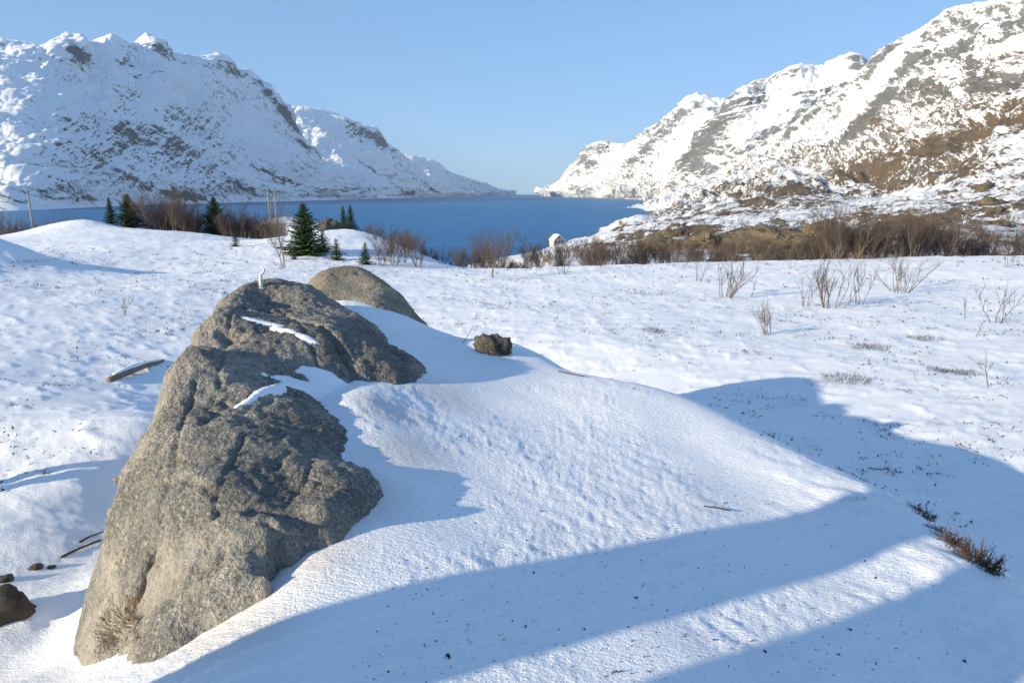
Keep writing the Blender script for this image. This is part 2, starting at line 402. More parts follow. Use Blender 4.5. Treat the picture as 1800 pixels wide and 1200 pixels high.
ang = np.concatenate([np.linspace(-math.pi, -1.0, 60)[:-1], np.linspace(-1.0, 1.0, 800), np.linspace(1.0, math.pi, 60)[1:-1]])
rad = [.05, .3]
while rad[-1] < 1.5: rad.append(rad[-1] + .12)
while rad[-1] < 150: rad.append(rad[-1] * 1.0088)
rad = np.array(rad)
A, Rr = np.meshgrid(ang, rad)
GXx, GYy = np.sin(A) * Rr, np.cos(A) * Rr
z0 = S0(GXx, GYy); GZ = CZ + z0 + S_detail(GXx, GYy, z0)
veg = np.zeros_like(GZ)
far = smooth(7, 11, Rr)
veg = -.31 + .18 * far + .12 * smooth(20, 60, Rr) + .14 * np.clip(fbm(GXx * .16, GYy * .16, 3), -1, 1)
veg += .12 * smooth(0, -12, GXx) * far
veg -= .3 * smooth(-2.4, -2.0, z0) * smooth(9.5, 6.5, Rr)
veg += .25 * smooth(60, 90, Rr)
V = np.stack([GXx, GYy, GZ], -1).reshape(-1, 3)
# thin grimy ice on the snow along the rock edge
edge = [(-.62, 3.72), (-.8, 4.2), (-.5, 4.75), (-1.2, 5.35), (-1.6, 6.0), (-.75, 3.2), (-.9, 2.65), (-1.05, 2.3)]
ed = np.full(GZ.shape, 9.)
for (ax, ay), (bx, by) in zip(edge[:-1], edge[1:]):
    pass
for (ax, ay) in edge: ed = np.minimum(ed, np.hypot(GXx - ax, GYy - ay))
dirty = smooth(.40, .05, ed) * .55 + smooth(-2.0, -2.4, GXx) * smooth(5.0, 3.4, Rr) * .12
g = link('snow_ground', mesh_data('snow_ground', V, grid_faces(len(ang), len(rad), True)[:, ::-1], M['snow'], {'veg': veg, 'dirty': dirty}))
g['kind'] = 'structure'

# ------------------------------------------------------------------ water
w = MB(); w.quad((-23900, -3000, 0), (23900, -3000, 0), (23900, 25900, 0), (-23900, 25900, 0))
o = link('fjord_water', w.data('fjord_water', M['water'])); o['kind'] = 'structure'

# ------------------------------------------------------------------ mountains: lofted from shore, mid-slope and ridge lines
def hermite_rows(P, vs, v):
    out = np.zeros((len(v),) + P.shape[1:]); K = len(vs)
    T = np.zeros_like(P)
    for k in range(K):
        a, b = max(k - 1, 0), min(k + 1, K - 1)
        T[k] = (P[b] - P[a]) / (vs[b] - vs[a])
    for i, x in enumerate(v):
        k = min(np.searchsorted(vs, x, side='right') - 1, K - 2); h = vs[k + 1] - vs[k]; s = (x - vs[k]) / h
        out[i] = ((2 * s**3 - 3 * s**2 + 1) * P[k] + (s**3 - 2 * s**2 + s) * h * T[k] + (-2 * s**3 + 3 * s**2) * P[k + 1] + (s**3 - s**2) * h * T[k + 1])
    return out
def loft(cols, vs, nu, nv):
    """cols: {px: [(depth, py) per row]}"""
    pxs = sorted(cols); us = np.linspace(pxs[0], pxs[-1], nu); K = len(vs); rows = []
    for k in range(K):
        t = np.interp(us, pxs, [cols[p][k][0] for p in pxs]); py = np.interp(us, pxs, [cols[p][k][1] for p in pxs])
        w_ = max(3, int(70 / (us[1] - us[0])) | 1); kern = np.hanning(w_ + 2)[1:-1]; kern /= kern.sum(); t = np.convolve(np.pad(t, w_ // 2, 'edge'), kern, 'valid')
        if k < K - 3: py = np.convolve(np.pad(py, w_ // 2, 'edge'), kern, 'valid')
        rows.append(at_t(us, py, t))
    v = np.linspace(0, 1, nv)
    return us, v, hermite_rows(np.array(rows), np.array(vs), v)
def normals(P):
    du = np.gradient(P, axis=1); dv = np.gradient(P, axis=0); n = np.cross(du, dv)
    n /= np.linalg.norm(n, axis=-1, keepdims=True) + 1e-9
    n[n[..., 2] < 0] *= -1
    return n
def bearing(Q):
    """picture bearing of terrain points, used to lay out cliffs and snowfields on the slopes"""
    x, y, z = Q[..., 0], Q[..., 1], Q[..., 2] - CZ; d = y * CT - z * ST
    return 900 + 1200 * x / d, 600 - 1200 * (y * ST + z * CT) / d
def features(Q, feats, seed=0):
    px, py = bearing(Q); out = np.zeros(px.shape)
    wx = px + 5 * fbm(px / 16 + seed, py / 16, 3, .6); wy = py + 5 * fbm(px / 16 + 50, py / 16 + seed, 3, .6)
    for x0, y0, x1, y1, w, a in feats:
        vx, vy = x1 - x0, y1 - y0; t = np.clip(((wx - x0) * vx + (wy - y0) * vy) / (vx * vx + vy * vy + 1e-6), 0, 1)
        d = np.hypot(wx - x0 - t * vx, wy - y0 - t * vy)
        out = out + a * np.exp(-(d / w) ** 2)
    return out
def mountain(name, cols, vs, nu, nv, mat, amp, scale, shear, rock_fn, veg_fn, ridge_v, seed, rfeat=(), vfeat=(), gfeat=()):
    us, v, P = loft(cols, vs, nu, nv); n = normals(P)
    n = n * np.array([1, 1, .6]); n /= np.linalg.norm(n, axis=-1, keepdims=True)
    along = np.cumsum(np.linalg.norm(np.diff(P[nv // 2], axis=0, prepend=P[nv // 2][:1]), axis=-1))[None] * np.ones((nv, 1)) + seed * 977
    up = P[..., 2]; dn = np.cumsum(np.linalg.norm(np.diff(P, axis=0, prepend=P[:1]), axis=-1), axis=0)
    sA = (along + shear * dn) / scale; sB = dn / (scale * 3.2)
    big = ridged(sA * .45, sB * .8, 3, .5); mid = ridged(sA * 1.6, sB * 2.2, 4, .6); iso = fbm(along / scale * 2.2 + 9, dn / scale * 2.2, 5, .62)
    wv = smooth(0, .12, v)[:, None] * (1 - .95 * np.exp(-((v - ridge_v) / .085) ** 2))[:, None]
    crag = 1 + .8 * smooth(.5, .95, v)[:, None]
    disp = amp * wv * (big * .75 + mid * .16 * crag + iso * .34 * crag)
    if gfeat: disp = disp + features(P, gfeat, seed + 7)
    Q = P + n * disp[..., None]
    wr = np.exp(-((v - ridge_v) / .05) ** 2)[:, None]
    Q[..., 2] += wr * amp * (.16 * (ridged(along / 160 + 3, sB * .0 + .5, 4, .6) - .3) + .14 * (ridged(along / 45 + 8, dn / 60, 3, .6) - .3))
    n2 = normals(Q)
    ctx = dict(us=us[None], v=v[:, None], up=Q[..., 2], slope=1 - n2[..., 2], big=big, mid=mid, iso=iso, sA=sA, sB=sB, along=along, dn=dn, n=n2)
    o = link(name, mesh_data(name, Q.reshape(-1, 3), grid_faces(nu, nv), M[mat], {'rock': rock_fn(ctx) + features(Q, rfeat, seed), 'veg': veg_fn(ctx) + features(Q, vfeat, seed + 3), 'sa': along + shear * dn, 'sb': dn}))
    o['kind'] = 'structure'
    return o, Q

def simple_cols(ridge, base, back=1.3, drop=.45, f1=(.30, .30), f2=(.66, .68)):
    """ridge: [(px,py,t)], base: [(px,t)] at the shore"""
    cols = {}; bx = [b[0] for b in base]; bt = [b[1] for b in base]
    for px, py, t in ridge:
        tb = float(np.interp(px, bx, bt)); pb = py_of(tb, -45.)
        r = [(tb, pb)]
        for a, b in (f1, f2): r.append((tb + (t - tb) * a, pb + (py - pb) * b))
        r.append((t, py))
        zr = at_t(px, py, np.array(t))[2] - CZ
        r.append((t * (1 + (back - 1) * .4), py_of(t * (1 + (back - 1) * .4), zr * .72 - 30))); r.append((t * back, py_of(t * back, zr * drop - 60)))
        cols[px] = r
    return cols
VS = [0, .25, .52, .80, .90, 1.0]
L1r = [(-420, 120, 2750), (-350, 95, 2700), (-200, 62, 2650), (-80, 58, 2650), (0, 74, 2680), (40, 82, 2710), (80, 84, 2780), (96, 72, 2820), (112, 66, 2870), (132, 70, 2990), (146, 86, 3030), (152, 90, 3050), (166, 76, 3100), (196, 63, 3200),
       (212, 72, 3240), (236, 80, 3330), (252, 70, 3380), (266, 67, 3420), (284, 78, 3500), (302, 100, 3580), (330, 103, 3720), (360, 100, 3880), (384, 97, 4000), (398, 108, 4080), (412, 127, 4150), (440, 126, 4300), (462, 146, 4400), (482, 168, 4480),
       (500, 190, 4540), (516, 214, 4580), (536, 247, 4620), (560, 276, 4680), (600, 311, 4800), (660, 344, 5150)]
L1b = [(-420, 1700), (-350, 1640), (-200, 1560), (-50, 1560), (60, 1640), (200, 2120), (350, 2700), (500, 3500), (600, 4300), (660, 4950)]
def rock_L(c):
    r = -.02 + .7 * (c['slope'] - .36) + .07 * c['mid'] - .03 * c['big']
    band = smooth(60, 200, c['up']) * smooth(560, 400, c['up'])
    r += .16 * band * smooth(620, 300, c['us']) * np.clip(fbm(c['sA'] * 2.0, c['sB'] * 4.0, 3) + .45, 0, 1)
    r += .22 * np.exp(-((c['v'] - .79) / .05) ** 2) * np.clip(fbm(c['along'] / 260, c['dn'] / 500, 3) * 2 + .25, -.3, 1)
    return r
def veg_L(c):   # birch woods along the lower slopes, in slanting strips
    e = c['up']; k = fbm(c['along'] / 420 + e / 300, c['dn'] / 150, 4, .6)
    return -.05 + .25 * smooth(190, 30, e) + .55 * np.clip(k, -.4, .6) * smooth(330, 120, e) - .35 * smooth(25, 8, e) - .3 * smooth(260, 420, e)
mountain('mountain_ridge_left', simple_cols(L1r, L1b), VS, 560, 300, 'mtn_l', 44, 420, 1.6, rock_L, veg_L, .80, 1,
  [(118, 74, 138, 96, 13, .55), (130, 90, 152, 104, 8, .4), (255, 74, 290, 92, 13, .55), (215, 110, 278, 120, 5, .35), (380, 104, 406, 124, 9, .45), (320, 108, 370, 118, 6, .25),
   (420, 128, 455, 142, 7, .5), (455, 145, 500, 196, 6, .5), (500, 196, 540, 262, 7, .45), (545, 215, 580, 268, 4, .35), (95, 75, 112, 82, 8, -.5), (165, 76, 205, 66, 9, -.6),
   (250, 230, 330, 260, 60, .20), (110, 215, 200, 250, 40, .20), (150, 285, 260, 330, 9, .25), (260, 190, 330, 150, 24, -.35), (60, 180, 180, 170, 26, -.2), (440, 220, 480, 290, 34, -.3), (340, 300, 400, 330, 22, .12)],
  [(150, 262, 262, 334, 5, .55), (255, 322, 300, 342, 6, .5), (300, 338, 365, 352, 7, .55), (440, 290, 525, 326, 3, .7), (525, 326, 610, 336, 3, .6), (400, 318, 450, 336, 4, .35), (80, 348, 180, 352, 5, .35)],
  [(280, 145, 335, 185, 26, 75), (130, 82, 142, 92, 12, 35), (270, 80, 280, 90, 12, 35), (395, 108, 402, 116, 10, 30), (455, 165, 500, 205, 14, 45)])
L2r = [(440, 215, 6000), (480, 202, 6200), (512, 192, 6400), (545, 193, 6550), (575, 199, 6700), (598, 207, 6850), (612, 212, 6900), (622, 218, 6950), (629, 215, 6980), (634, 228, 7000), (645, 226, 7050), (656, 224, 7100), (664, 240, 7120), (672, 250, 7150), (692, 263, 7250), (720, 285, 7450), (750, 309, 7700), (790, 331, 8100), (830, 344, 8700)]
L2b = [(440, 4400), (600, 4900), (700, 5800), (750, 6700), (790, 7600), (830, 8500)]
mountain('mountain_ridge_left_middle', simple_cols(L2r, L2b), VS, 300, 170, 'mtn_l', 60, 520, 1.4, rock_L, veg_L, .80, 5,
  [(615, 214, 632, 242, 7, .5), (640, 228, 668, 248, 8, .6), (664, 246, 690, 264, 6, .4), (590, 222, 612, 236, 8, .25), (520, 196, 600, 210, 6, -.6), (560, 250, 640, 300, 30, -.2)],
  [(605, 268, 660, 300, 3, .7), (660, 300, 725, 342, 3, .6), (700, 285, 770, 340, 2.5, .5), (540, 330, 640, 347, 4, .45)])
L3r = [(640, 285, 9600), (690, 270, 9800), (720, 277, 10000), (742, 279, 10200), (764, 285, 10400), (776, 291, 10500), (786, 302, 10700), (800, 308, 10900), (840, 322, 11800), (880, 337, 13300), (905, 341, 14300)]
L3b = [(640, 8600), (800, 9400), (860, 11600), (905, 14000)]
mountain('mountain_ridge_left_far', simple_cols(L3r, L3b), VS, 200, 110, 'mtn_l', 80, 700, .8, rock_L, veg_L, .80, 9)

def rock_R(c):
    st = fbm(c['sA'] * 2.2, c['sB'] * 5.5, 4, .62)
    return .24 + .8 * (c['slope'] - .36) + .06 * c['mid'] + .28 * st + .10 * np.exp(-((c['v'] - .80) / .04) ** 2) - .22 * np.clip(fbm(c['sA'] * .55 + 7, c['sB'] * .8, 2), 0, 1)
def veg_R(c):
    return -.10 + .30 * smooth(160, 10, c['up']) + .22 * fbm(c['sA'] * 1.5, c['sB'] * 4, 3)
R4r = [(950, 340.8, 9800), (962, 337, 9500), (980, 328, 9000), (1000, 311, 8300), (1018, 285, 7800), (1030, 264, 7400), (1040, 256, 7200), (1052, 255, 7100), (1064, 254, 7000), (1070, 263, 6950), (1085, 259, 6800), (1108, 256, 6600), (1126, 243, 6400), (1134, 238, 6300), (1150, 231, 6150), (1164, 224, 6050), (1180, 206, 5900), (1200, 187, 5700), (1214, 176, 5600), (1226, 171, 5550), (1240, 174, 5500), (1258, 180, 5450), (1280, 190, 5400), (1340, 240, 5300)]
R4b = [(950, 9300), (1000, 7400), (1045, 6100), (1110, 4700), (1150, 3900), (1200, 3700), (1340, 3500)]
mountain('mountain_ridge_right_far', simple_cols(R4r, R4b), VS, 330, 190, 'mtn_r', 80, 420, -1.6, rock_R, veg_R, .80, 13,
  [(1035, 262, 1068, 262, 6, .45), (1025, 280, 1048, 300, 9, .3), (1130, 262, 1200, 200, 7, .4), (1100, 290, 1140, 262, 8, .3), (1225, 186, 1262, 196, 6, .45), (1185, 275, 1235, 205, 17, -.55), (1080, 275, 1110, 262, 8, -.5), (1010, 320, 1080, 300, 10, -.2), (1170, 300, 1200, 280, 9, -.3), (1000, 330, 1120, 338, 7, .15)])
R3r = [(1130, 352, 3900), (1150, 346, 3700), (1170, 335, 3500), (1200, 306, 3350), (1220, 276, 3280), (1240, 243, 3220), (1262, 212, 3200), (1286, 182, 3200), (1304, 165, 3220), (1326, 152, 3240), (1348, 146, 3250), (1372, 136, 3250), (1392, 124, 3250), (1420, 123, 3250), (1450, 121, 3250), (1476, 110, 3230), (1498, 99, 3200), (1508, 104, 3200), (1516, 118, 3200), (1540, 135, 3150), (1620, 150, 3000)]
R3b = [(1130, 3700), (1150, 3200), (1200, 2800), (1300, 2500), (1620, 2200)]
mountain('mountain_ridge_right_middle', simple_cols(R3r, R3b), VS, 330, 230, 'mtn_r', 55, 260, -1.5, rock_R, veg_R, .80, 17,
  [(1285, 185, 1215, 290, 17, .32), (1325, 155, 1350, 178, 9, .35), (1500, 104, 1512, 124, 6, .6), (1450, 128, 1480, 132, 5, .2), (1365, 150, 1490, 135, 15, -.65), (1300, 235, 1380, 180, 18, -.6), (1230, 330, 1400, 215, 9, .10), (1240, 290, 1330, 270, 20, .12)])

# near right-hand mountain with the moor at its foot, one slope from the snow field to the summit
def zc(t, z): return (t, py_of(t, z))
RC = {
 780: [zc(50, -13), zc(90, -19), zc(220, -36), zc(400, -43), zc(520, -50), zc(650, -55), zc(800, -60), zc(900, -60), zc(1000, -60), zc(1200, -60)],
 900: [zc(46, -12), zc(90, -15), zc(220, -26), zc(420, -38.5), zc(520, -46), zc(650, -52), zc(800, -60), zc(900, -60), zc(1000, -60), zc(1200, -60)],
 960: [zc(44, -10), (90, 462), (220, 449), (450, 440), zc(540, -45), zc(680, -50), zc(850, -58), zc(950, -60), zc(1100, -60), zc(1300, -60)],
 1010: [zc(44, -9), (90, 458), (220, 444), (480, 430), zc(600, -44), zc(800, -50), zc(1000, -58), zc(1200, -60), zc(1400, -60), zc(1600, -60)],
 1050: [zc(44, -9), (90, 455), (220, 438), (500, 421), (720, 409), zc(850, -48), zc(1100, -56), zc(1300, -60), zc(1500, -60), zc(1700, -60)],
 1090: [zc(44, -9), (90, 452), (220, 432), (500, 410), (860, 396.5), zc(1050, -47), zc(1400, -56), zc(1700, -56), zc(1950, -50), zc(2300, -60)],
 1130: [zc(44, -9), (90, 450), (220, 427), (500, 401), (900, 389), zc(1200, -46), zc(1600, -47), zc(1900, -40.5), zc(2100, -34), zc(2500, -60)],
 1180: [zc(44, -9), (90, 447), (220, 421), (500, 395), (900, 385), (1300, 376), (1600, 361), (1850, 350), (2100, 341), zc(2600, -60)],
 1240: [zc(44, -9), (90, 445), (220, 416), (500, 388), (900, 374), (1250, 362), (1500, 348), (1750, 333), (2000, 318), zc(2600, -50)],
 1300: [zc(44, -9), (90, 443), (220, 411), (500, 382), (880, 366), (1200, 350), (1500, 328), (1800, 305), (2050, 286), zc(2600, -40)],
 1400: [zc(44, -9), (90, 441), (220, 405), (480, 372), (780, 352), (1100, 325), (1450, 287), (1750, 254), (2000, 226), zc(2600, 0)],
 1460: [zc(44, -9), (90, 440), (220, 402), (460, 367), (740, 344), (1050, 308), (1400, 258), (1700, 210), (1950, 178), zc(2500, 30)],
 1520: [zc(44, -9), (90, 439), (220, 398), (440, 362), (700, 334), (1000, 292), (1320, 226), (1600, 170), (1850, 129), zc(2400, 80)],
 1545: [zc(44, -9), (90, 438), (220, 396), (430, 359), (690, 328), (980, 282), (1290, 210), (1560, 144), (1820, 95), zc(2400, 90)],
 1580: [zc(44, -9), (90, 437), (215, 393), (425, 354), (670, 318), (950, 266), (1240, 188), (1520, 118), (1780, 68), zc(2300, 100)],
 1620: [zc(44, -9), (90, 436), (210, 390), (420, 348), (650, 306), (900, 248), (1200, 164), (1480, 96), (1740, 49), zc(2300, 110)],
 1660: [zc(44, -9), (90, 434), (210, 385), (410, 341), (620, 292), (870, 226), (1150, 138), (1430, 70), (1700, 26), zc(2300, 120)],
 1682: [zc(44, -9), (90, 433), (210, 382), (405, 337), (610, 285), (850, 216), (1120, 126), (1400, 56), (1670, 16), zc(2300, 120)],
 1740: [zc(44, -9), (90, 430), (205, 374), (395, 326), (580, 266), (800, 190), (1060, 100), (1330, 34), (1600, 12), zc(2200, 120)],
 1800: [zc(44, -9), (90, 426), (200, 365), (380, 313), (550, 247), (750, 166), (1000, 74), (1270, 14), (1520, -4), zc(2100, 120)],
 1950: [zc(44, -9), (90, 416), (200, 345), (350, 285), (520, 205), (700, 120), (950, 20), (1180, -40), (1400, -75), zc(2000, 120)],
 2250: [zc(44, -9), (90, 398), (200, 308), (350, 236), (500, 150), (680, 50), (900, -60), (1100, -130), (1300, -180), zc(1900, 120)],
}
for px in RC:
    if 1520 <= px <= 1960:
        f = min(1, (px - 1500) / 100); r_ = RC[px]; r_[7] = (r_[7][0], r_[7][1] + 20 * f); r_[8] = (r_[8][0], r_[8][1] + 20 * f)
RVS = [0, .06, .16, .28, .38, .50, .64, .77, .90, 1.0]
us, vv, P = loft(RC, RVS, 620, 430); U_ = us[None] * np.ones((430, 1))
n = normals(P); n[..., 2] *= .7
dist = np.linalg.norm(P - np.array([0, 0, CZ]), axis=-1)
X, Y, Z = P[..., 0], P[..., 1], P[..., 2]
sc_ = np.clip(dist / 900, .06, 1.4)
mA = X * .55 - Y * .25 + Z * 1.1; mB = X * .3 + Y * .9 - Z * .5      # rock ribs slant down to the left
hi = smooth(330, 900, dist)
d1 = ridged(mA / 150, mB / 420, 4, .58) * 24 + fbm(X / 60, Y / 60 + Z / 50, 5, .62) * 11
d0 = fbm(X / 38, Y / 38, 5, .58) * 3.4 + np.clip(ridged(X / 26 + 3, Y / 40, 3, .55) - .35, -.3, 2) * 1.9
above = smooth(1.5, 10, Z)
disp = (d1 * hi + d0 * smooth(70, 170, dist) * (1 - .7 * hi)) * (.18 + .82 * above) * (1 - .97 * np.exp(-((vv - .90) / .075) ** 2))[:, None]
Q = P + n * disp[..., None]
Q[..., 2] += np.exp(-((vv - .90) / .03) ** 2)[:, None] * (ridged(U_ / 9 + 4, vv[:, None] * 14 + 0 * U_, 4, .62) - .15) * 5.5
n2 = normals(Q)
slope = 1 - n2[..., 2]
st = fbm(mA / 70, mB / 260, 5, .62); st2 = fbm(mA / 24, mB / 70, 4, .62)
rock = .31 + .6 * (slope - .34) + .24 * st + .10 * st2 - .18 * np.clip(fbm(mA / 260 + 3, mB / 500, 2), 0, 1)
rock = rock * hi + (1 - hi) * (.18 + 1.1 * (slope - .10) + .2 * fbm(X / 30, Y / 30, 3))
U = us[None] * np.ones_like(Z)
wveg = smooth(330, 110, Z - (U - 1500) * .16)
veg = .05 + .36 * wveg * smooth(1050, 1350, U) + .24 * fbm(mA / 60, mB / 190, 4, .6) + .10 * fbm(X / 14, Y / 22, 3)
veg -= .30 * (1 - wveg)
veg += .14 * smooth(500, 120, dist) + .10 * smooth(1250, 1100, U) * smooth(300, 700, dist)
RF = [(1528, 118, 1590, 72, 9, .5), (1590, 72, 1625, 60, 6, .25), (1620, 95, 1560, 150, 9, .4), (1700, 75, 1630, 110, 10, .35), (1712, 118, 1712, 165, 17, .55), (1735, 160, 1800, 140, 12, .4), (1770, 50, 1800, 40, 12, .45), (1680, 40, 1720, 60, 9, .3),
      (1605, 150, 1650, 162, 12, .4), (1483, 247, 1567, 160, 8, .55), (1495, 232, 1545, 206, 10, .45), (1376, 246, 1440, 190, 5, .5), (1400, 195, 1520, 132, 3, .4), (1640, 180, 1680, 160, 8, .3), (1560, 175, 1600, 165, 8, .3), (1420, 290, 1450, 262, 8, .3),
      (1440, 255, 1560, 132, 9, -.55), (1500, 190, 1600, 62, 8, -.5), (1640, 30, 1560, 110, 6, -.4), (1650, 178, 1800, 168, 9, -.5), (1570, 290, 1610, 250, 10, -.5), (1660, 140, 1690, 170, 8, -.4), (1720, 100, 1800, 75, 9, -.4), (1300, 300, 1420, 225, 8, -.4), (1590, 205, 1640, 190, 9, -.35), (1700, 210, 1800, 190, 8, -.3)]
VF = [(1090, 405, 1240, 402, 14, .48), (1000, 436, 1120, 418, 10, .45), (1180, 385, 1300, 372, 7, .18), (1240, 420, 1420, 410, 10, .22), (1640, 262, 1800, 212, 22, .42), (1480, 300, 1640, 262, 18, .30), (1400, 330, 1560, 300, 16, .22), (1560, 330, 1760, 290, 16, .25), (1300, 350, 1420, 330, 10, .2), (1380, 382, 1480, 372, 10, -.5), (1560, 345, 1660, 330, 9, -.45), (1400, 400, 1500, 392, 7, -.35), (1740, 395, 1800, 380, 10, -.4), (1280, 395, 1340, 385, 9, -.4), (1480, 360, 1560, 352, 7, -.35), (1660, 310, 1740, 320, 7, -.3)]
rock = rock + 1.2 * features(Q, RF, 21); veg = veg + features(Q, VF, 25)
veg += .16 * smooth(1050, 1120, U) * smooth(1420, 1300, U) * smooth(350, 500, dist) * smooth(1700, 1300, dist)
veg = np.where(Z < 1.2, -.6, veg)
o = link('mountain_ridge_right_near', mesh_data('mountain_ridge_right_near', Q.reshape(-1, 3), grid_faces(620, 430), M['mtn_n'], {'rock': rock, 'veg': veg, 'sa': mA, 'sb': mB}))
o['kind'] = 'structure'
MOOR = Q; MOOR_U = us
def moor_at(px, t):
    i = int(round(np.interp(px, us, np.arange(len(us)))))
    c = MOOR[:, i]; dep = c[:, 1] * CT - (c[:, 2] - CZ) * ST
    k = int(np.argmin(np.abs(dep - t))); return Vector(c[k])

# ------------------------------------------------------------------ the bedrock outcrop in the foreground
RP = []
def rz(px, py, z): p = at_z(px, py, z); RP.append((p[0], p[1], z))
left_edge = [(300, 1195, -1.78), (155, 1030, -1.9), (172, 955, -1.75), (200, 880, -1.6), (242, 785, -1.38), (280, 700, -1.2), (305, 648, -1.105), (330, 600, -1.02), (355, 568, -.975), (380, 540, -.925), (425, 516, -.87), (462, 502, -.82)]
for k, q in enumerate(left_edge):
    rz(*q); x, y, z = RP[-1]
    if k == 0: RP.append((x - .1, y - .15, z - .25)); RP.append((x - .25, y - .3, z - .6)); continue
    RP.append((x - .10, y, z - .28)); RP.append((x - .26, y, z - 1.0)); RP.append((x - .55, y, z - 2.0))
for q in [(230, 1110, -1.9), (300, 1000, -1.6), (300, 900, -1.42), (300, 800, -1.29), (400, 1000, -1.5), (400, 900, -1.39), (400, 800, -1.27), (460, 810, -1.3), (480, 690, -1.17), (440, 720, -1.19),
          (600, 800, -1.405), (560, 740, -1.28), (520, 850, -1.37), (470, 900, -1.40), (510, 910, -1.425), (455, 960, -1.45), (530, 930, -1.44), (520, 950, -1.455), (560, 880, -1.41), (640, 770, -1.40), (665, 850, -1.46), (620, 900, -1.46), (480, 1000, -1.49), (430, 1050, -1.58), (560, 935, -1.45), (600, 925, -1.46), (480, 960, -1.445),
          (540, 506, -.85), (500, 507, -.83), (450, 525, -.89), (480, 518, -.87), (425, 545, -.93), (450, 560, -.93), (520, 560, -.93), (560, 620, -1.08), (640, 650, -1.22), (700, 680, -1.35), (728, 690, -1.41), (430, 640, -1.07), (350, 700, -1.16), (370, 620, -1.05),
          (470, 640, -1.10), (540, 665, -1.21),
          (400, 1090, -1.66), (450, 1030, -1.54), (350, 1120, -1.72)]: rz(*q)
# where the snow laps over it, the rock dips under
for q in [(560, 1040, -1.72), (620, 1000, -1.68), (720, 930, -1.75), (740, 830, -1.75), (740, 760, -1.65), (640, 712, -1.42), (835, 745, -1.7), (800, 680, -1.6), (765, 665, -1.52), (735, 640, -1.46), (700, 610, -1.45), (640, 560, -1.32), (585, 520, -1.1), (600, 480, -1.3),
          (500, 1120, -1.85), (420, 1195, -1.9), (560, 700, -1.3)]: rz(*q)
RP += [(-.4, 6.9, -2.3), (-.4, 6.3, -2.1), (-.4, 5.6, -1.9), (-.8, 7.0, -2.1), (-1.8, 7.2, -1.6), (-2.4, 7.0, -1.5), (-3.0, 7.2, -3), (-1.2, 6.9, -1.6)]
R0 = TPS(RP, .0015)

def rock_mesh(surf, x0, x1, y0, y1, step, name, mat, floor, amp=1.0, cracks=(), cut=.22, seed=0, dusts=()):
    xs = np.arange(x0, x1, step); ys = np.arange(y0, y1, step); X, Y = np.meshgrid(xs, ys)
    Z = surf(X, Y); fl = floor(X, Y)
    Pm = np.stack([X, Y, Z + CZ], -1); n = normals(Pm)
    q = Pm.reshape(-1, 3) + seed
    f = (fbm3(q * 1.6, 3) * .028 + fbm3(q * np.array([5, 5, 7]), 4, .6) * .015 + fbm3(q * 26, 3, .7) * .0075).reshape(X.shape)
    pits = np.clip(fbm3(q * 8.5 + 40, 2) - .6, 0, 1).reshape(X.shape) * -.07
    f = (f + pits) * amp
    for pts, dep, wid in cracks:
        d = np.full(X.shape, 9.)
        for (ax, ay), (bx, by) in zip(pts[:-1], pts[1:]):
            vx, vy = bx - ax, by - ay; t = np.clip(((X - ax) * vx + (Y - ay) * vy) / (vx * vx + vy * vy), 0, 1)
            d = np.minimum(d, np.hypot(X - ax - t * vx, Y - ay - t * vy))
        wob = 1 + .6 * fbm(X * 12, Y * 12, 2)
        f = f - dep * np.exp(-(d / (wid * np.clip(wob, .3, 2))) ** 2)
    Pd = Pm + n * f[..., None]
    keep = (Pd[..., 2] > fl - cut)
    F = grid_faces(len(xs), len(ys)); kk = keep.ravel(); F = F[kk[F].any(1)]
    used = np.unique(F); remap = np.full(X.size, -1); remap[used] = np.arange(len(used))
    dust = np.full(X.shape, -.6)
    for (cx, cy, rx, ry, rot) in dusts:
        c, s_ = math.cos(rot), math.sin(rot); u = ((X - cx) * c + (Y - cy) * s_) / (rx + .12); w_ = (-(X - cx) * s_ + (Y - cy) * c) / (ry + .14)
        dust = np.maximum(dust, .42 - .75 * np.hypot(u, w_))
    return mesh_data(name, Pd.reshape(-1, 3)[used], remap[F], mat, {'dust': dust.ravel()[used]}), (xs, ys, Pd[..., 2])
def plan(px, py, z): p = at_z(px, py, z); return (p[0], p[1])
cracks = [([plan(345, 690, -1.16), plan(318, 760, -1.24), plan(300, 850, -1.36), plan(285, 940, -1.5)], .022, .010), ([plan(430, 770, -1.25), plan(405, 830, -1.31), plan(375, 900, -1.4)], .018, .009), ([plan(420, 560, -.95), plan(400, 620, -1.06), plan(385, 690, -1.16)], .02, .010), ([plan(560, 790, -1.37), plan(540, 850, -1.38), plan(500, 890, -1.41)], .016, .009), ([plan(250, 900, -1.55), plan(330, 880, -1.42), plan(390, 890, -1.39)], .014, .008), ([plan(500, 540, -.92), plan(540, 600, -1.03), plan(570, 640, -1.12)], .02, .010), ([plan(255, 985, -1.62), plan(228, 1022, -1.7), plan(200, 1052, -1.76), plan(168, 1070, -1.85)], .11, .022),
          ([plan(205, 1050, -1.76), plan(200, 1100, -1.86)], .06, .018),
          ([plan(392, 938, -1.38), plan(372, 962, -1.42), plan(345, 985, -1.5)], .03, .012),
          ([plan(470, 935, -1.43), plan(495, 965, -1.47), plan(510, 985, -1.5)], .035, .025),
          ([plan(455, 520, -.84), plan(500, 545, -.92), plan(560, 590, -1.05), plan(640, 655, -1.2)], .035, .03),
          ([plan(330, 610, -1.07), plan(350, 640, -1.1)], .05, .02), ([plan(395, 612, -1.05), plan(420, 600, -1.0)], .05, .04)]
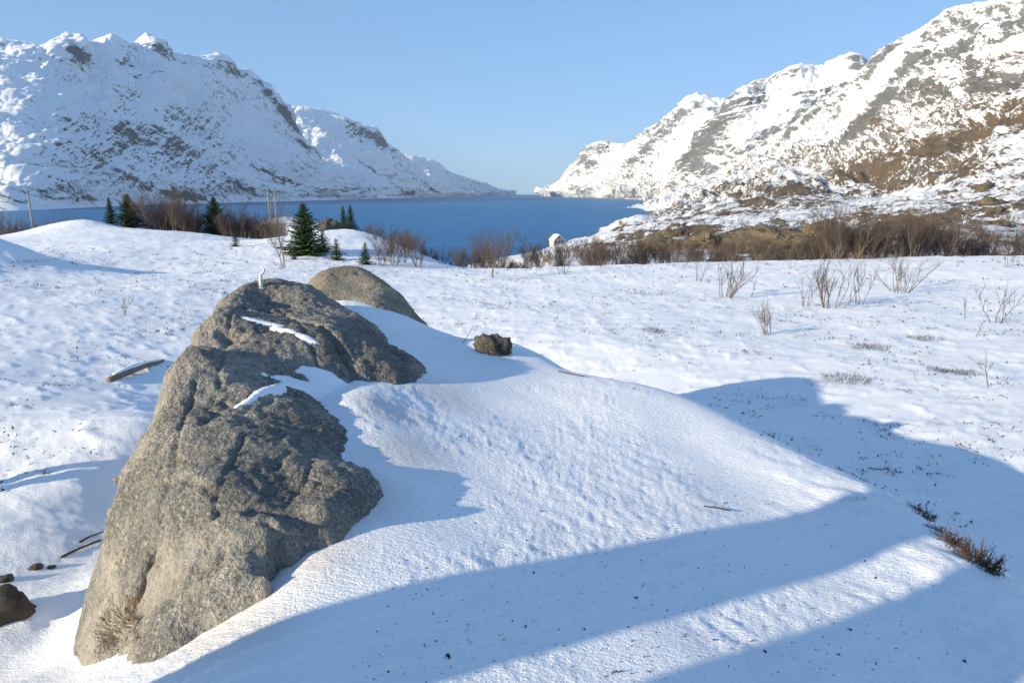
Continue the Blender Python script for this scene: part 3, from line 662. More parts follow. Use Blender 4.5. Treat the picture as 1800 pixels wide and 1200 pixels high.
def ell(px, py, z, px2, py2, z2, ry):
    a = np.array(plan(px, py, z)); b = np.array(plan(px2, py2, z2)); c = (a + b) / 2; d = b - a
    return (c[0], c[1], np.linalg.norm(d) / 2 + .05, ry, math.atan2(d[1], d[0]))
PATCH1 = [ell(425, 712, -1.19, 520, 668, -1.2, .045), ell(500, 672, -1.2, 630, 690, -1.33, .075), ell(540, 655, -1.19, 600, 670, -1.26, .05)]
PATCH2 = [ell(430, 600, -1.05, 490, 590, -1.01, .035), ell(480, 592, -1.01, 540, 600, -1.03, .03)]
ORG = link('rock_outcrop', None, None, (0, 0, 0))
md, RG = rock_mesh(R0, -3.1, -.35, 1.75, 7.1, .013, 'rock_body', M['rock'], S, 1.0, cracks, .22, 0, PATCH1 + PATCH2 + [ell(470, 640, -1.1, 520, 620, -1.08, .1), ell(560, 720, -1.26, 620, 730, -1.35, .08)])
body = link('rock_body', md, ORG)
tag(ORG, 'large lichen-covered granite outcrop, brown and grey, filling the left foreground', 'rock')
def rock_z(x, y): # height on the finished outcrop
    xs, ys, Z = RG; i = int(np.clip(round((x - xs[0]) / .013), 0, len(xs) - 1)); j = int(np.clip(round((y - ys[0]) / .013), 0, len(ys) - 1)); return float(Z[j, i])

# snow lying in the ledges of the outcrop
def snow_patch(polys, parent, thick, step=.014):
    xs, ys, Z = RG; k = np.ones(13) / 13
    Zs = np.apply_along_axis(lambda r: np.convolve(np.pad(r, 6, 'edge'), k, 'valid'), 1, Z)
    Zs = np.apply_along_axis(lambda r: np.convolve(np.pad(r, 6, 'edge'), k, 'valid'), 0, Zs)
    X, Y = np.meshgrid(xs, ys); f = np.full(X.shape, -9.)
    for (cx, cy, rx, ry, rot) in polys:
        c, s_ = math.cos(rot), math.sin(rot); u = ((X - cx) * c + (Y - cy) * s_) / rx; v_ = (-(X - cx) * s_ + (Y - cy) * c) / ry
        f = np.maximum(f, 1 - np.hypot(u, v_))
    f = f + .30 * fbm(X * 4.5, Y * 4.5, 4, .6)
    H = Zs + thick * np.where(f < 0, f * 3, np.clip(f, 0, .7)) + .004 * fbm(X * 16, Y * 16, 3)
    keep = (f > -.9) & (H > Z - .045)
    F = grid_faces(len(xs), len(ys)); F = F[keep.ravel()[F].all(1)]
    used = np.unique(F); remap = np.full(X.size, -1); remap[used] = np.arange(len(used))
    Pp = np.stack([X, Y, H], -1).reshape(-1, 3)
    return link('snow_patch', mesh_data('snow_patch', Pp[used], remap[F], M['snowp']), parent)
snow_patch(PATCH1, ORG, .026)
snow_patch(PATCH2, ORG, .018)

# rear rock
KP = []
def kz(px, py, t): p = at_t(px, py, np.array(float(t))); KP.append((p[0], p[1], p[2] - CZ))
for q in [(566, 490, 7.35), (585, 473, 7.6), (612, 467, 7.75), (655, 482, 7.65), (690, 508, 7.45), (708, 540, 7.25), (724, 562, 7.1), (745, 580, 6.95), (770, 598, 6.8),
          (600, 492, 7.4), (640, 503, 7.3), (675, 530, 7.1), (700, 556, 6.95), (730, 585, 6.75)]: kz(*q)
for q in [(552, 508, 7.0), (600, 516, 7.0), (650, 530, 6.85), (690, 560, 6.7), (740, 605, 6.5), (800, 618, 6.6), (545, 480, 7.5)]:
    kz(*q); KP[-1] = (KP[-1][0], KP[-1][1], KP[-1][2] - .07)
    x, y, z = KP[-1]; KP.append((x - .1, y - .3, z - .35))
for x, y, z in [(-2.5, 7.9, -1.5), (-2.2, 8.3, -1.5), (-1.8, 8.4, -1.3), (-1.3, 8.2, -1.5), (-1.0, 7.8, -1.7), (-.6, 7.5, -1.9), (-.3, 7.1, -2.0), (-1.5, 8.8, -2.6), (-.5, 8.1, -2.8), (-2.7, 8.4, -2.6), (.2, 7.4, -2.8)]: KP.append((x, y, z))
K0 = TPS(KP, .0005)
md, KG = rock_mesh(K0, -2.9, -.5, 6.0, 9.1, .02, 'rear_rock', M['rock_tan'], S, .6, [], .25, 3)
o = link('rear_rock', md); tag(o, 'smooth rounded tan boulder at the top of the mound behind the outcrop', 'rock')

def blob_rock(name, loc, size, mat, seed, rot=0, nu=36, nv=22, rough=.28, sharp=.5):
    th = np.linspace(0, 2 * np.pi, nu, endpoint=False); ph = np.linspace(-.5 * np.pi, .5 * np.pi, nv); T, Ph = np.meshgrid(th, ph)
    p = np.stack([np.cos(T) * np.cos(Ph), np.sin(T) * np.cos(Ph), np.sin(Ph)], -1).reshape(-1, 3)
    r = 1 + rough * fbm3(p * 1.5 + seed * 7.7, 3) + .5 * rough * fbm3(p * 5 + seed, 3, .65)
    pw = np.sign(p) * np.abs(p) ** (1 - .35 * sharp)
    q = pw * r[:, None] * np.array(size)
    c, s_ = math.cos(rot), math.sin(rot); q = np.stack([q[:, 0] * c - q[:, 1] * s_, q[:, 0] * s_ + q[:, 1] * c, q[:, 2]], -1)
    F = grid_faces(nu, nv, True)
    return link(name, mesh_data(name, q, F, mat), None, loc)
pz = np.array([0, 0, 0]); sx_, sy_ = plan(866, 612, -1.36); o = blob_rock('stone', (sx_, sy_ + .05, float(S(sx_, sy_ + .05)) + .03), (.15, .12, .12), M['rock_dark'], 4, .3)
tag(o, 'small dark pointed stone on the snowy crest of the mound', 'stone')
for (px, py, z, sx, sy, sz, lab, sd) in [(222, 842, -2.0, .08, .05, .03, 'small reddish ledge stone at the left edge of the outcrop', 5),
                                     (206, 902, -2.15, .06, .06, .045, 'small tan stone poking from snow left of the outcrop', 8)]:
    p = at_z(px, py, z); o = blob_rock('stone', tuple(p), (sx, sy, sz), M['rock'], sd, .4, 24, 16); tag(o, lab, 'stone')

# steel survey bolt with a crescent end on top of the outcrop
def rock_hit(px, py):
    d = raydir(px, py)
    for t in np.linspace(2.2, 8, 1200):
        q = d * t
        if -3.08 < q[0] < -.4 and 1.8 < q[1] < 7.05 and rock_z(q[0], q[1]) - CZ > q[2]: return q[0], q[1]
    return plan(px, py, -.8)
px_, pz_ = rock_hit(459, 502); zt = rock_z(px_, pz_)
e = link('survey_bolt', None, None, (px_, pz_, zt - .03))
m_ = MB(); m_.tube([(0, 0, 0), (0, 0, .05), (.001, 0, .10), (.002, 0, .135)], [.019, .018, .015, .010], 8); link('shaft', m_.data('shaft', M['metal'], True), e)
m_ = MB(); arc = [(.002 + .035 * math.sin(a) , 0, .17 - .035 * math.cos(a)) for a in np.linspace(0, 2.6, 9)]; m_.tube(arc, [.010, .011, .011, .010, .009, .008, .006, .005, .003], 6); link('crescent', m_.data('crescent', M['metal'], True), e)
m_ = MB(); m_.tube([(0, 0, .0), (0, 0, .016)], [.04, .038], 10); link('base_plate', m_.data('base_plate', M['metal'], True), e)
tag(e, 'thin white steel pin with a crescent tip standing on the outcrop', 'bolt')

# ------------------------------------------------------------------ plants
def branchy(rnd, base, d, L, r, depth, stems, twigs, spread, up, ntw):
    pts = [Vector(base)]; dd = Vector(d).normalized(); n = 4 if depth > 1 else 3
    for i in range(n):
        dd = (dd + Vector((rnd.gauss(0, .13), rnd.gauss(0, .13), rnd.gauss(up, .08)))).normalized(); pts.append(pts[-1] + dd * (L / n))
    tgt = stems if depth >= 2 else twigs
    tgt.tube(pts, [r * (1 - .65 * i / n) for i in range(n + 1)], 4 if depth >= 2 else 3)
    if depth <= 0: return
    for k in range(ntw):
        i = rnd.randint(1, n); f = rnd.random(); a = pts[i - 1].lerp(pts[i], f)
        if depth >= 2 and (i - 1 + f) / n < .25: continue
        nd = (dd + Vector((rnd.uniform(-1, 1), rnd.uniform(-1, 1), rnd.uniform(-.25, .75))) * spread).normalized()
        branchy(rnd, a, nd, L * rnd.uniform(.34, .62), r * .5, depth - 1, stems, twigs, spread, up, ntw)
def make_shrub(seed, h, nst, lean, depth=2, ntw=6, r=.018, spread=.8):
    rnd = random.Random(seed); st, tw = MB(), MB()
    for k in range(nst):
        a = rnd.uniform(0, 6.283); q = rnd.uniform(.15, 1) * lean
        branchy(rnd, (math.cos(a) * .05 * nst ** .5, math.sin(a) * .05 * nst ** .5, -.05), (math.cos(a) * q, math.sin(a) * q, 1), h * rnd.uniform(.65, 1.05), r * rnd.uniform(.7, 1.1), depth, st, tw, spread, .08, ntw)
    return st.data('stems', M['birch'], True), tw.data('twigs', M['twig'], True)
SH = {'dense': [make_shrub(s, 1.6, 9, .8, 2, 10, .019) for s in (1, 2, 3, 4)],
      'tall': [make_shrub(s, 2.4, 4, .4, 2, 10, .023, .8) for s in (11, 12, 13)],
      'fan': [make_shrub(s, .9, 11, .9, 2, 5, .012, .6) for s in (21, 22, 23)],
      'thin': [make_shrub(s, .9, 4, .5, 2, 4, .012, .7) for s in (31, 32, 33)],
      'wisp': [make_shrub(s, .8, 1, .4, 2, 4, .011, .8) for s in (41, 42)]}
def shrub(kind, k, loc, sc=1, rz_=0, label=None, group=None, name='birch_shrub', cat='shrub'):
    e = link(name, None, None, loc, rz_, sc); st, tw = SH[kind][k % len(SH[kind])]
    link('stems', st, e)['kind'] = 'stuff'
    if len(tw.polygons): link('twigs', tw, e)['kind'] = 'stuff'
    if label: tag(e, label, cat, group)
    return e
def ground_hit(px, py, guess=-3.4):
    """where a sight line meets the snow"""
    d = raydir(px, py); ts = np.exp(np.linspace(math.log(1.6), math.log(95), 900)); pts = d[None] * ts[:, None]
    h = S(pts[:, 0], pts[:, 1]) - CZ; below = np.nonzero(pts[:, 2] < h)[0]
    k = below[0] if len(below) else 600
    return (float(pts[k, 0]), float(pts[k, 1]), float(h[k] + CZ)), float(ts[k])

def make_spruce(seed, h, base_r, dens, needle, gap=.12):
    rnd = random.Random(seed); tr, cr = MB(), MB()
    tr.tube([(0, 0, -.1), (0, 0, h * .3), (.01, 0, h * .65), (0, .01, h)], [h * .022, h * .017, h * .010, h * .002], 7)
    z = h * gap; lev = 0
    while z < h * .985:
        f = (z - h * gap) / (h * (1 - gap)); R = base_r * (1 - f) ** .85 * rnd.uniform(.82, 1.12) + .03 * h * .3
        nb = max(4, int(dens * (6.5 - 2.5 * f)))
        a0 = rnd.uniform(0, 6.28)
        for b in range(nb):
            a = a0 + 6.283 * b / nb + rnd.gauss(0, .18); Lb = R * rnd.uniform(.6, 1.15); pitch = -.28 + .75 * f + rnd.gauss(0, .1)
            ca, sa = math.cos(a), math.sin(a); prev = Vector((0, 0, z + rnd.gauss(0, .02) * h * .3)); nseg = max(3, int(5 * Lb / base_r + 2))
            for s_ in range(1, nseg + 1):
                q = s_ / nseg; cur = Vector((ca * Lb * q, sa * Lb * q, prev.z if False else z + Lb * (pitch * q + .28 * q * q)))
                w_ = (.10 + .12 * (1 - q)) * Lb * .9 + .012 * h
                side = Vector((-sa, ca, 0))
                for sg in (-1, 1):
                    for kk in range(3):
                        o_ = prev.lerp(cur, rnd.random()); tip = o_ + side * sg * w_ * rnd.uniform(.6, 1.3) + Vector((ca, sa, 0)) * w_ * rnd.uniform(.3, .9) + Vector((0, 0, -rnd.uniform(.0, .45) * w_))
                        wd = (tip - o_).cross(Vector((rnd.gauss(0, .5), rnd.gauss(0, .5), 1))).normalized() * w_ * .34
                        cr.quad(o_ - wd * .4, o_ + wd * .4, tip + wd * .5, tip - wd * .5)
                up_ = Vector((rnd.gauss(0, .3), rnd.gauss(0, .3), 1)).cross(cur - prev)
                if up_.length > 1e-6:
                    up_ = up_.normalized() * w_ * .40; cr.quad(prev - up_, prev + up_, cur + up_ * .8, cur - up_ * .8)
                    dn = Vector((0, 0, -w_ * .4)); cr.quad(prev + dn * .3, prev - dn * .3, cur - dn * .2, cur + dn)
                prev = cur
        z += h * .038 * (1.25 - .45 * f) / dens ** .5; lev += 1
    return tr.data('trunk', M['bark'], True), cr.data('crown', needle)
SP = {'full': make_spruce(5, 3.0, .95, 1.7, M['needle']), 'full2': make_spruce(6, 3.0, .9, 1.7, M['needle']), 'slim': make_spruce(7, 3.0, .6, 1.6, M['needle']),
      'young': make_spruce(8, 1.4, .46, 1.1, M['needle2'], .06), 'young2': make_spruce(9, 1.4, .42, 1.0, M['needle2'], .06)}
def spruce(kind, px, py_top, py_base, t, label, rz_=0, wide=1.0, zdrop=0):
    top = at_t(px, py_top, np.array(float(t))); bot = at_t(px, py_base, np.array(float(t)))
    z0_ = float(S(top[0], top[1])) - .03
    zb = min(z0_, bot[2]) if zdrop == 0 else bot[2]
    h = top[2] - zb; H = 1.4 if kind.startswith('young') else 3.0
    e = link('spruce_tree', None, None, (top[0], top[1], zb), rz_, (h / H * wide, h / H * wide, h / H)); tr, cr = SP[kind]
    link('trunk', tr, e); link('crown', cr, e); tag(e, label, 'tree'); return e
spruce('full', 532, 357, 457, 37, 'tallest dark green spruce, broad and dense, behind the outcrop', .3, 1.4)
spruce('full2', 222, 341, 402, 57, 'dense dark spruce on the left hill beside a thinner one', 1.2, 1.5)
spruce('slim', 190, 346, 398, 57, 'thinner spruce left of the dense dark spruce on the left hill', 2.0, 1.2)
spruce('full', 374, 346, 410, 58, 'lone dark spruce among brown scrub left of the utility poles', 2.6, 1.35)
spruce('slim', 602, 361, 408, 53, 'left one of two slim spruces standing against the fjord', .5, 1.0)
spruce('slim', 615, 360, 408, 52, 'right one of two slim spruces standing against the fjord', 3.5, 1.25)
spruce('young', 590, 418, 453, 36, 'small young spruce in snow right of the tallest spruce', .8, 1.2)
spruce('young', 641, 425, 463, 34.5, 'small bushy young spruce above the rounded tan boulder', 2.2, 1.25)
spruce('young2', 412, 405, 436, 40, 'small sparse young spruce alone on the snow left of the bare birch', 1.1, 1.2)
spruce('young2', 516, 438, 460, 35.5, 'small young spruce at the foot of the tallest spruce', 3.0, 1.6)
spruce('young', 566, 402, 438, 38.5, 'short dark spruce touching the right side of the tallest spruce', 4.0, 1.5)

# bare birch right beside the tall spruce
p, t_ = ground_hit(500, 470)
shrub('tall', 1, p, .95, .4, 'bare slender birch tree rising from snow left of the tallest spruce', None, 'birch_tree', 'tree')
# single shrubs on the snow field to the right
singles = [
 (1583, 514, 'fan', 0, 1.35, 'round fan-shaped bare shrub standing out alone on the right snow field'),
 (1272, 524, 'fan', 1, 1.35, 'bare many-stemmed shrub left of the other lone shrubs on the snow'),
 (1318, 522, 'wisp', 0, .9, 'single thin bare sapling just right of the leftmost lone shrub'),
 (1462, 540, 'fan', 2, 1.55, 'tall open bare shrub in front of the dense thicket'),
 (1415, 538, 'thin', 0, 1.3, 'thin bare shrub left of the tall open shrub'),
 (1512, 535, 'thin', 1, 1.3, 'thin bare shrub between the tall open shrub and the round fan-shaped one'),
 (1355, 588, 'fan', 1, .75, 'low bare shrub nearest the middle of the snow field'),
 (1700, 560, 'wisp', 1, 1.4, 'upright bare twig leaning right near the right edge of the snow field'),
 (1752, 568, 'thin', 2, 1.2, 'sparse bare shrub by the right edge with dry tufts at its foot'),
 (1712, 592, 'wisp', 0, .7, 'short wispy twig below the upright leaning twig at right'),
 (1745, 682, 'wisp', 1, 1.15, 'crooked forked sapling closest to the right edge of the picture'),
 (1612, 672, 'wisp', 0, .32, 'tiny bent twig left of the crooked forked sapling'),
 (1228, 495, 'thin', 0, 1.0, 'bare clump of thin stems at the plateau edge left of centre right'),
 (1148, 505, 'wisp', 1, .7, 'tiny bare twig on the snow below the scrub belt'),
 (866, 488, 'tall', 0, .62, 'tall pale-stemmed bare birch clump in front of the fjord'),
 (990, 482, 'thin', 1, 1.3, 'dark little bare bush in front of the scrub belt below the small house'),
 (780, 528, 'wisp', 0, .7, 'lone thin twig on the snow right of the rounded tan boulder'),
 (215, 555, 'thin', 2, .55, 'small bare twig bush on the left snow slope'),
 (1395, 472, 'thin', 2, 1.2, 'bare cluster of stems at the edge right of the scrub belt middle'),
 (1770, 470, 'thin', 0, 1.1, 'thin bare clump at the far right edge of the plateau'),
]
for k, (px, py, kind, v_, sc, lab) in enumerate(singles):
    p, t_ = ground_hit(px, py); shrub(kind, v_, p, sc, k * 1.7, lab)
rnd = random.Random(5)
# scrub belt along the edge of the snow field
grp = 'bare birch scrub along the plateau edge'
belt = []
for k in range(150):
    px = rnd.uniform(800, 1480); t_ = rnd.uniform(37, 47) + max(0, (900 - px) * .03); belt.append((px, t_, 'dense', rnd.uniform(.55, .95)))
for k in range(50):
    px = rnd.uniform(1470, 1680); t_ = rnd.uniform(36, 44); belt.append((px, t_, 'dense' if k % 3 else 'tall', rnd.uniform(.8, 1.35) if k % 3 else rnd.uniform(.8, 1.1)))
for k in range(36):
    px = rnd.uniform(1680, 1900); t_ = rnd.uniform(42, 52); belt.append((px, t_, 'dense', rnd.uniform(.7, 1.1)))
for k in range(12):
    px = rnd.uniform(820, 960); t_ = rnd.uniform(36, 44); belt.append((px, t_, 'tall', rnd.uniform(.5, .8)))
lab_belt = 'bare brown birch shrub in the dense scrub belt edging the snow field'
for px, t_, kind, sc in belt:
    x = (px - 900) / 1200 * t_; y = t_ * 1.02
    if gnoise(np.array([px / 34.]), np.array([t_ / 9.]))[0] < -.16: continue
    sec, sl_ = [('scrub in front of the fjord', 'bare birch shrub of the scrub belt, left part, in front of open fjord water'), ('scrub below the small house and shore', 'bare birch shrub of the scrub belt below the small pale house and rocky shore'),
                ('scrub in the middle of the belt', 'bare birch shrub of the scrub belt between the rocky shore and the tall thicket'), ('tall thicket', 'bare shrub in the tall dense thicket behind the round fan-shaped shrub'), ('scrub at far right', 'bare shrub in the grey scrub right of the tall thicket')][int(np.searchsorted([930, 1090, 1470, 1680], px))]
    shrub(kind, rnd.randint(0, 9), (x, y, float(S(x, y)) - .03), sc, rnd.uniform(0, 6.28), sl_, sec)
# scrub on the left hill and the slope to the fjord
for k in range(46):
    px = rnd.choice([rnd.uniform(235, 350), rnd.uniform(250, 480), rnd.uniform(385, 500)]); t_ = rnd.uniform(56, 64); x = (px - 900) / 1200 * t_; y = t_ * 1.02
    shrub('dense', rnd.randint(0, 9), (x, y, float(S(x, y)) - .03), rnd.uniform(1.0, 1.75), rnd.uniform(0, 6.28), 'bare brown birch shrub in the thicket behind the left snow hill', 'bare birch scrub behind the left hill')
for k in range(9):
    px = rnd.uniform(-30, 130); t_ = rnd.uniform(58, 66); x = (px - 900) / 1200 * t_; y = t_ * 1.02
    shrub('dense', rnd.randint(0, 9), (x, y, float(S(x, y)) - .03), rnd.uniform(1.1, 1.6), rnd.uniform(0, 6.28), 'bare brown birch shrub at far left below the single utility pole', 'bare birch scrub at far left')
for px, py, t_, sc in [(655, 417, 52, 1.0), (690, 428, 51, .9), (715, 432, 50, 1.15), (738, 440, 50, .9), (752, 447, 49, .8), (630, 410, 54, .8), (770, 455, 47, .9)]:
    x = (px - 900) / 1200 * t_; y = t_ * 1.02
    shrub('dense', rnd.randint(0, 9), (x, y, float(S(x, y)) - .03), sc * .9, rnd.uniform(0, 6.28), 'bare birch shrub on the crest dropping to the fjord right of the slim spruces', 'bare birch shrubs on the fjord crest')
for px, py, sc in [(693, 465, .9), (708, 462, .8), (735, 470, .8), (672, 468, .6), (682, 460, .9)]:
    p, t_ = ground_hit(px, py); shrub('dense', rnd.randint(0, 9), p, sc, rnd.uniform(0, 6.28), 'bare bush in the small cluster on snow right of the bushy young spruce', 'bushes right of the young spruce')

# far scrub on the moor and lower slopes: one mass
fs = MB(); k = 0
while k < 1500:
    px = rnd.uniform(960, 1900); t_ = math.exp(rnd.uniform(math.log(70), math.log(420)))
    if px < 1060 and t_ > 380: continue
    d = gnoise(np.array([px / 55.]), np.array([t_ / 45.]))[0]
    k += 1
    if d < -.12 and t_ > 95: continue
    q = moor_at(px, t_)
    if q.z < 1.5: continue
    hh = rnd.uniform(.8, 2.0)
    for j in range(9):
        a = rnd.uniform(0, 6.28); l = rnd.uniform(.2, .65) * hh; b_ = q + Vector((rnd.gauss(0, .35), rnd.gauss(0, .35), -.1)); tp = b_ + Vector((math.cos(a) * l, math.sin(a) * l, hh * rnd.uniform(.5, 1.1)))
        wv_ = Vector((rnd.gauss(0, 1), rnd.gauss(0, 1), 0)).normalized() * (.03 + .00016 * t_)
        fs.quad(b_ - wv_ * .6, b_ + wv_ * .6, tp + wv_ * .7, tp - wv_ * .7)
        for jj in range(2):
            m0 = b_.lerp(tp, rnd.uniform(.4, .9)); m1 = m0 + Vector((rnd.gauss(0, .3), rnd.gauss(0, .3), rnd.uniform(.1, .5))) * hh * .6
            fs.tri(m0 - wv_ * .5, m0 + wv_ * .5, m1)
o = link('moor_scrub', fs.data('moor_scrub', M['scrub'])); o['kind'] = 'stuff'
tag(o, 'brown leafless scrub covering the rocky moor beyond the snow field', 'scrub')

# rock knolls on the moor
grp = 'brown rock knolls on the moor'
kn = [(1445, 420, 90, 5.2, 2.0, 'long ochre rock cliff on the moor behind the thicket', 'ochre'), (1355, 425, 88, 3.4, 1.7, 'rounded brown rock knoll left of the ochre cliff', 'ochre'), (1312, 424, 92, 2.6, 1.4, 'small brown rock hump with snow cap, second left of the ochre cliff', 'ochre'),
      (1395, 428, 80, 2.6, 1.2, 'low brown rock knoll in front between the ochre cliff and the rounded knoll', 'ochre'), (1240, 428, 100, 3.2, 1.4, 'brown rock knoll above the middle of the scrub belt', 'ochre'), (1170, 432, 105, 3.0, 1.2, 'low brown rock knoll near the left end of the moor', 'ochre')]
for i, (px, py, t_, w_, h_, lab, _) in enumerate(kn):
    p = at_t(px, py, np.array(float(t_))); o = blob_rock('rock_knoll', (p[0], p[1], p[2] - h_ * .3), (w_, w_ * .7, h_), M['outcrop'], 20 + i, rnd.uniform(0, 3), 60, 36, .55, .4); tag(o, lab, 'rock')
for i in range(34):
    px = rnd.uniform(1130, 1840); t_ = math.exp(rnd.uniform(math.log(110), math.log(420))); q = moor_at(px, t_); w_ = rnd.uniform(1.4, 3.6) * (t_ / 150) ** .6
    o = blob_rock('rock_knoll', (q.x, q.y, q.z - w_ * .05), (w_, w_ * .8, w_ * rnd.uniform(.28, .5)), M['outcrop'], 40 + i, rnd.uniform(0, 3), 26, 16, .6, .3)
    tag(o, 'small brown rock hump showing through snow on the moor slope', 'rock', 'small rock humps on the moor')
p = at_t(578, 394, np.array(70.)); o = blob_rock('rock_knoll', (p[0], p[1], p[2] - .4), (1.1, .8, .8), M['rock_dark'], 77, .5); tag(o, 'dark rock left of the two slim spruces above the fjord', 'rock')

# ------------------------------------------------------------------ heather tufts, sticks, log
def make_tuft(seed, n, r, h, mat):
    rn = random.Random(seed); mb = MB()
    for i in range(n):
        a = rn.uniform(0, 6.28); d = r * rn.random() ** .6; b_ = Vector((math.cos(a) * d, math.sin(a) * d, -.01)); ln = h * rn.uniform(.4, 1.1)
        tp = b_ + Vector((math.cos(a) * ln * .6 + rn.gauss(0, .25) * ln, math.sin(a) * ln * .6 + rn.gauss(0, .25) * ln, ln * rn.uniform(.35, 1)))
        w_ = Vector((rn.gauss(0, 1), rn.gauss(0, 1), rn.gauss(0, .4))).normalized() * h * .05
        mb.quad(b_ - w_ * .6, b_ + w_ * .6, tp + w_ * .3, tp - w_ * .3)
        for j in range(4):
            m0 = b_.lerp(tp, rn.uniform(.3, 1)); m1 = m0 + Vector((rn.gauss(0, 1), rn.gauss(0, 1), rn.gauss(.4, .7))).normalized() * h * rn.uniform(.12, .3)
            mb.tri(m0 - w_ * .6, m0 + w_ * .6, m1)
    return mb.data('tuft', mat)
TU = [make_tuft(1, 240, .30, .085, M['heather']), make_tuft(2, 260, .34, .08, M['moss']), make_tuft(3, 130, .30, .055, M['moss']), make_tuft(4, 340, .20, .12, M['heather'])]
tufts = [
 (1712, 985, 3, (.42, .75, .95), 'dark brown heather clump on the steep right crest of the mound'),
 (1488, 668, 1, (.85, .8, 1.1), 'biggest grey-green heath tuft, at the tip of the mound shadow'),
 (1440, 674, 2, (.6, .5, .8), 'small dark heath tuft just left of the biggest grey-green one'),
 (1628, 598, 0, (.9, .8, 1.0), 'wide dark heather tuft on the right snow field below the leaning twig'),
 (1530, 612, 1, (.9, .7, .9), 'heath tuft in the middle of the right snow field'),
 (1518, 572, 2, (.9, .7, .8), 'small heath tuft below the round fan-shaped shrub'),
 (1700, 657, 1, (.5, .5, 1.0), 'pale heath tuft beside the crooked forked sapling'),
 (1650, 652, 0, (.5, .4, .8), 'heath tuft left of the pale one near the crooked sapling'),
 (1325, 618, 2, (1.0, .5, 1.0), 'heath tuft with blue shadow in the middle right of the snow field'),
 (1148, 582, 0, (.8, .5, .7), 'brown heath tuft on the low hummock in the middle of the field'),
 (1190, 592, 2, (.7, .5, .6), 'flat heath tuft on the low hummock right of the brown one'),
 (338, 464, 2, (1.3, .7, 1.0), 'dark tuft alone on the smooth left snow slope'),
 (1395, 708, 2, (1.0, .5, .35), 'flat dark heath patch inside the mound shadow'),
 (1545, 748, 2, (.5, .3, .4), 'small dark tuft inside the mound shadow right of the flat patch'),
 (1580, 768, 2, (.4, .25, .4), 'tiny dark tuft in the mound shadow nearest the mound crest'),
 (1400, 545, 2, (1.2, .7, 1.1), 'heath tuft at the foot of the thin shrub'),
 (1775, 565, 2, (.8, .6, 1.0), 'heath tuft at the right edge beside the sparse shrub'),
 (1130, 518, 2, (1.5, .6, .7), 'flat dark tuft on the snow below the scrub belt'),
 (920, 490, 2, (1.8, .6, .8), 'flat tuft of twigs right of the tall birch clump'),
 (60, 520, 2, (2.2, 1.2, .6), 'heath patch on the left snow slope below the shaded hillock'),
 (160, 495, 2, (2.6, .9, .6), 'long heath patch right of the shaded hillock'),
 (30, 462, 2, (2.4, .9, 1.0), 'dark heath patch on the shaded hillock at the left edge'),
 (1640, 746, 2, (.4, .25, .5), 'tiny dark tuft on the upper border of the mound shadow'),
 (1435, 790, 2, (.45, .14, .3), 'thin line of dark grass on the mound crest, upper part'),
 (1500, 880, 2, (.35, .10, .3), 'thin dark line of grass on the mound by the band of shade'),
 (1620, 905, 3, (.28, .45, .30), 'short dark heather fringe on the crest above the heather clump'),
 (1660, 945, 3, (.30, .5, .35), 'dark heather fringe touching the top of the heather clump'),
]
for k, (px, py, v_, sc, lab) in enumerate(tufts):
    p, t_ = ground_hit(px, py); e = link('heather_tuft', TU[v_], None, p, k * .9 if t_ > 8 else .2, tuple(c_ * (1.5 if t_ > 8 else 1) for c_ in sc)); tag(e, lab, 'plant')
p = plan(255, 1128, -1.93); e = link('grass_tuft', make_tuft(9, 420, .17, .05, M['grass']), None, (p[0], p[1], max(rock_z(*p), float(S(*p))) + .005)); tag(e, 'rusty brown dry grass at the lower front of the outcrop', 'grass')

def stick(pix, r, lab, name='stick', lift=.012, mat='stick', z=None):
    pts = []
    for k, q in enumerate(pix):
        p, _ = ground_hit(q[0], q[1]); pts.append((p[0], p[1], p[2] + lift + (q[2] if len(q) > 2 else 0)))
    mb = MB(); mb.tube(pts, [r * (1 - .4 * k / len(pts)) for k in range(len(pts))], 6)
    o = link(name, mb.data(name, M[mat], True)); tag(o, lab, 'stick'); return o
stick([(1237, 893), (1258, 898), (1284, 902)], .0045, 'short dark straight stick lying in the band of shade on the mound')
stick([(982, 655), (1004, 660), (1026, 664)], .006, 'thin dark stick lying along the upper crest of the mound')
stick([(1525, 824), (1550, 828), (1566, 825)], .006, 'thin bent twig lying in the mound shadow beyond the crest')
stick([(108, 982), (140, 968), (178, 952)], .010, 'grey weathered stick pointing at the outcrop from the left')
stick([(140, 955), (160, 945), (182, 938)], .008, 'shorter dark stick lying above the grey weathered one')
p, _ = ground_hit(814, 602); mb = MB(); mb.tube([p, (p[0] + .04, p[1], p[2] + .06), (p[0] + .09, p[1] + .02, p[2] + .14)], [.004, .003, .002], 5)
o = link('stick', mb.data('stick', M['stick'])); tag(o, 'thin straw standing up left of the small dark stone', 'stick')
# snow-dusted log on the left slope
a, _ = ground_hit(192, 672); b_, _ = ground_hit(288, 634); a, b_ = Vector(a), Vector(b_)
e = link('log', None, None, a); dv = b_ - a; mb = MB()
mb.tube([(0, 0, .03), tuple(dv * .3 + Vector((0, 0, .05))), tuple(dv * .65 + Vector((0, .03, .04))), tuple(dv + Vector((0, 0, .0)))], [.055, .06, .05, .025], 9); link('trunk', mb.data('trunk', M['wood'], True), e)
mb = MB(); mb.tube([tuple(dv * .08 + Vector((-.01, .03, .085))), tuple(dv * .4 + Vector((-.01, .03, .10))), tuple(dv * .9 + Vector((0, .05, .04)))], [.03, .045, .02], 8); link('snow_cap', mb.data('snow_cap', M['snowp'], True), e)
tag(e, 'brown fallen log with snow on top, on the slope left of the outcrop', 'log')
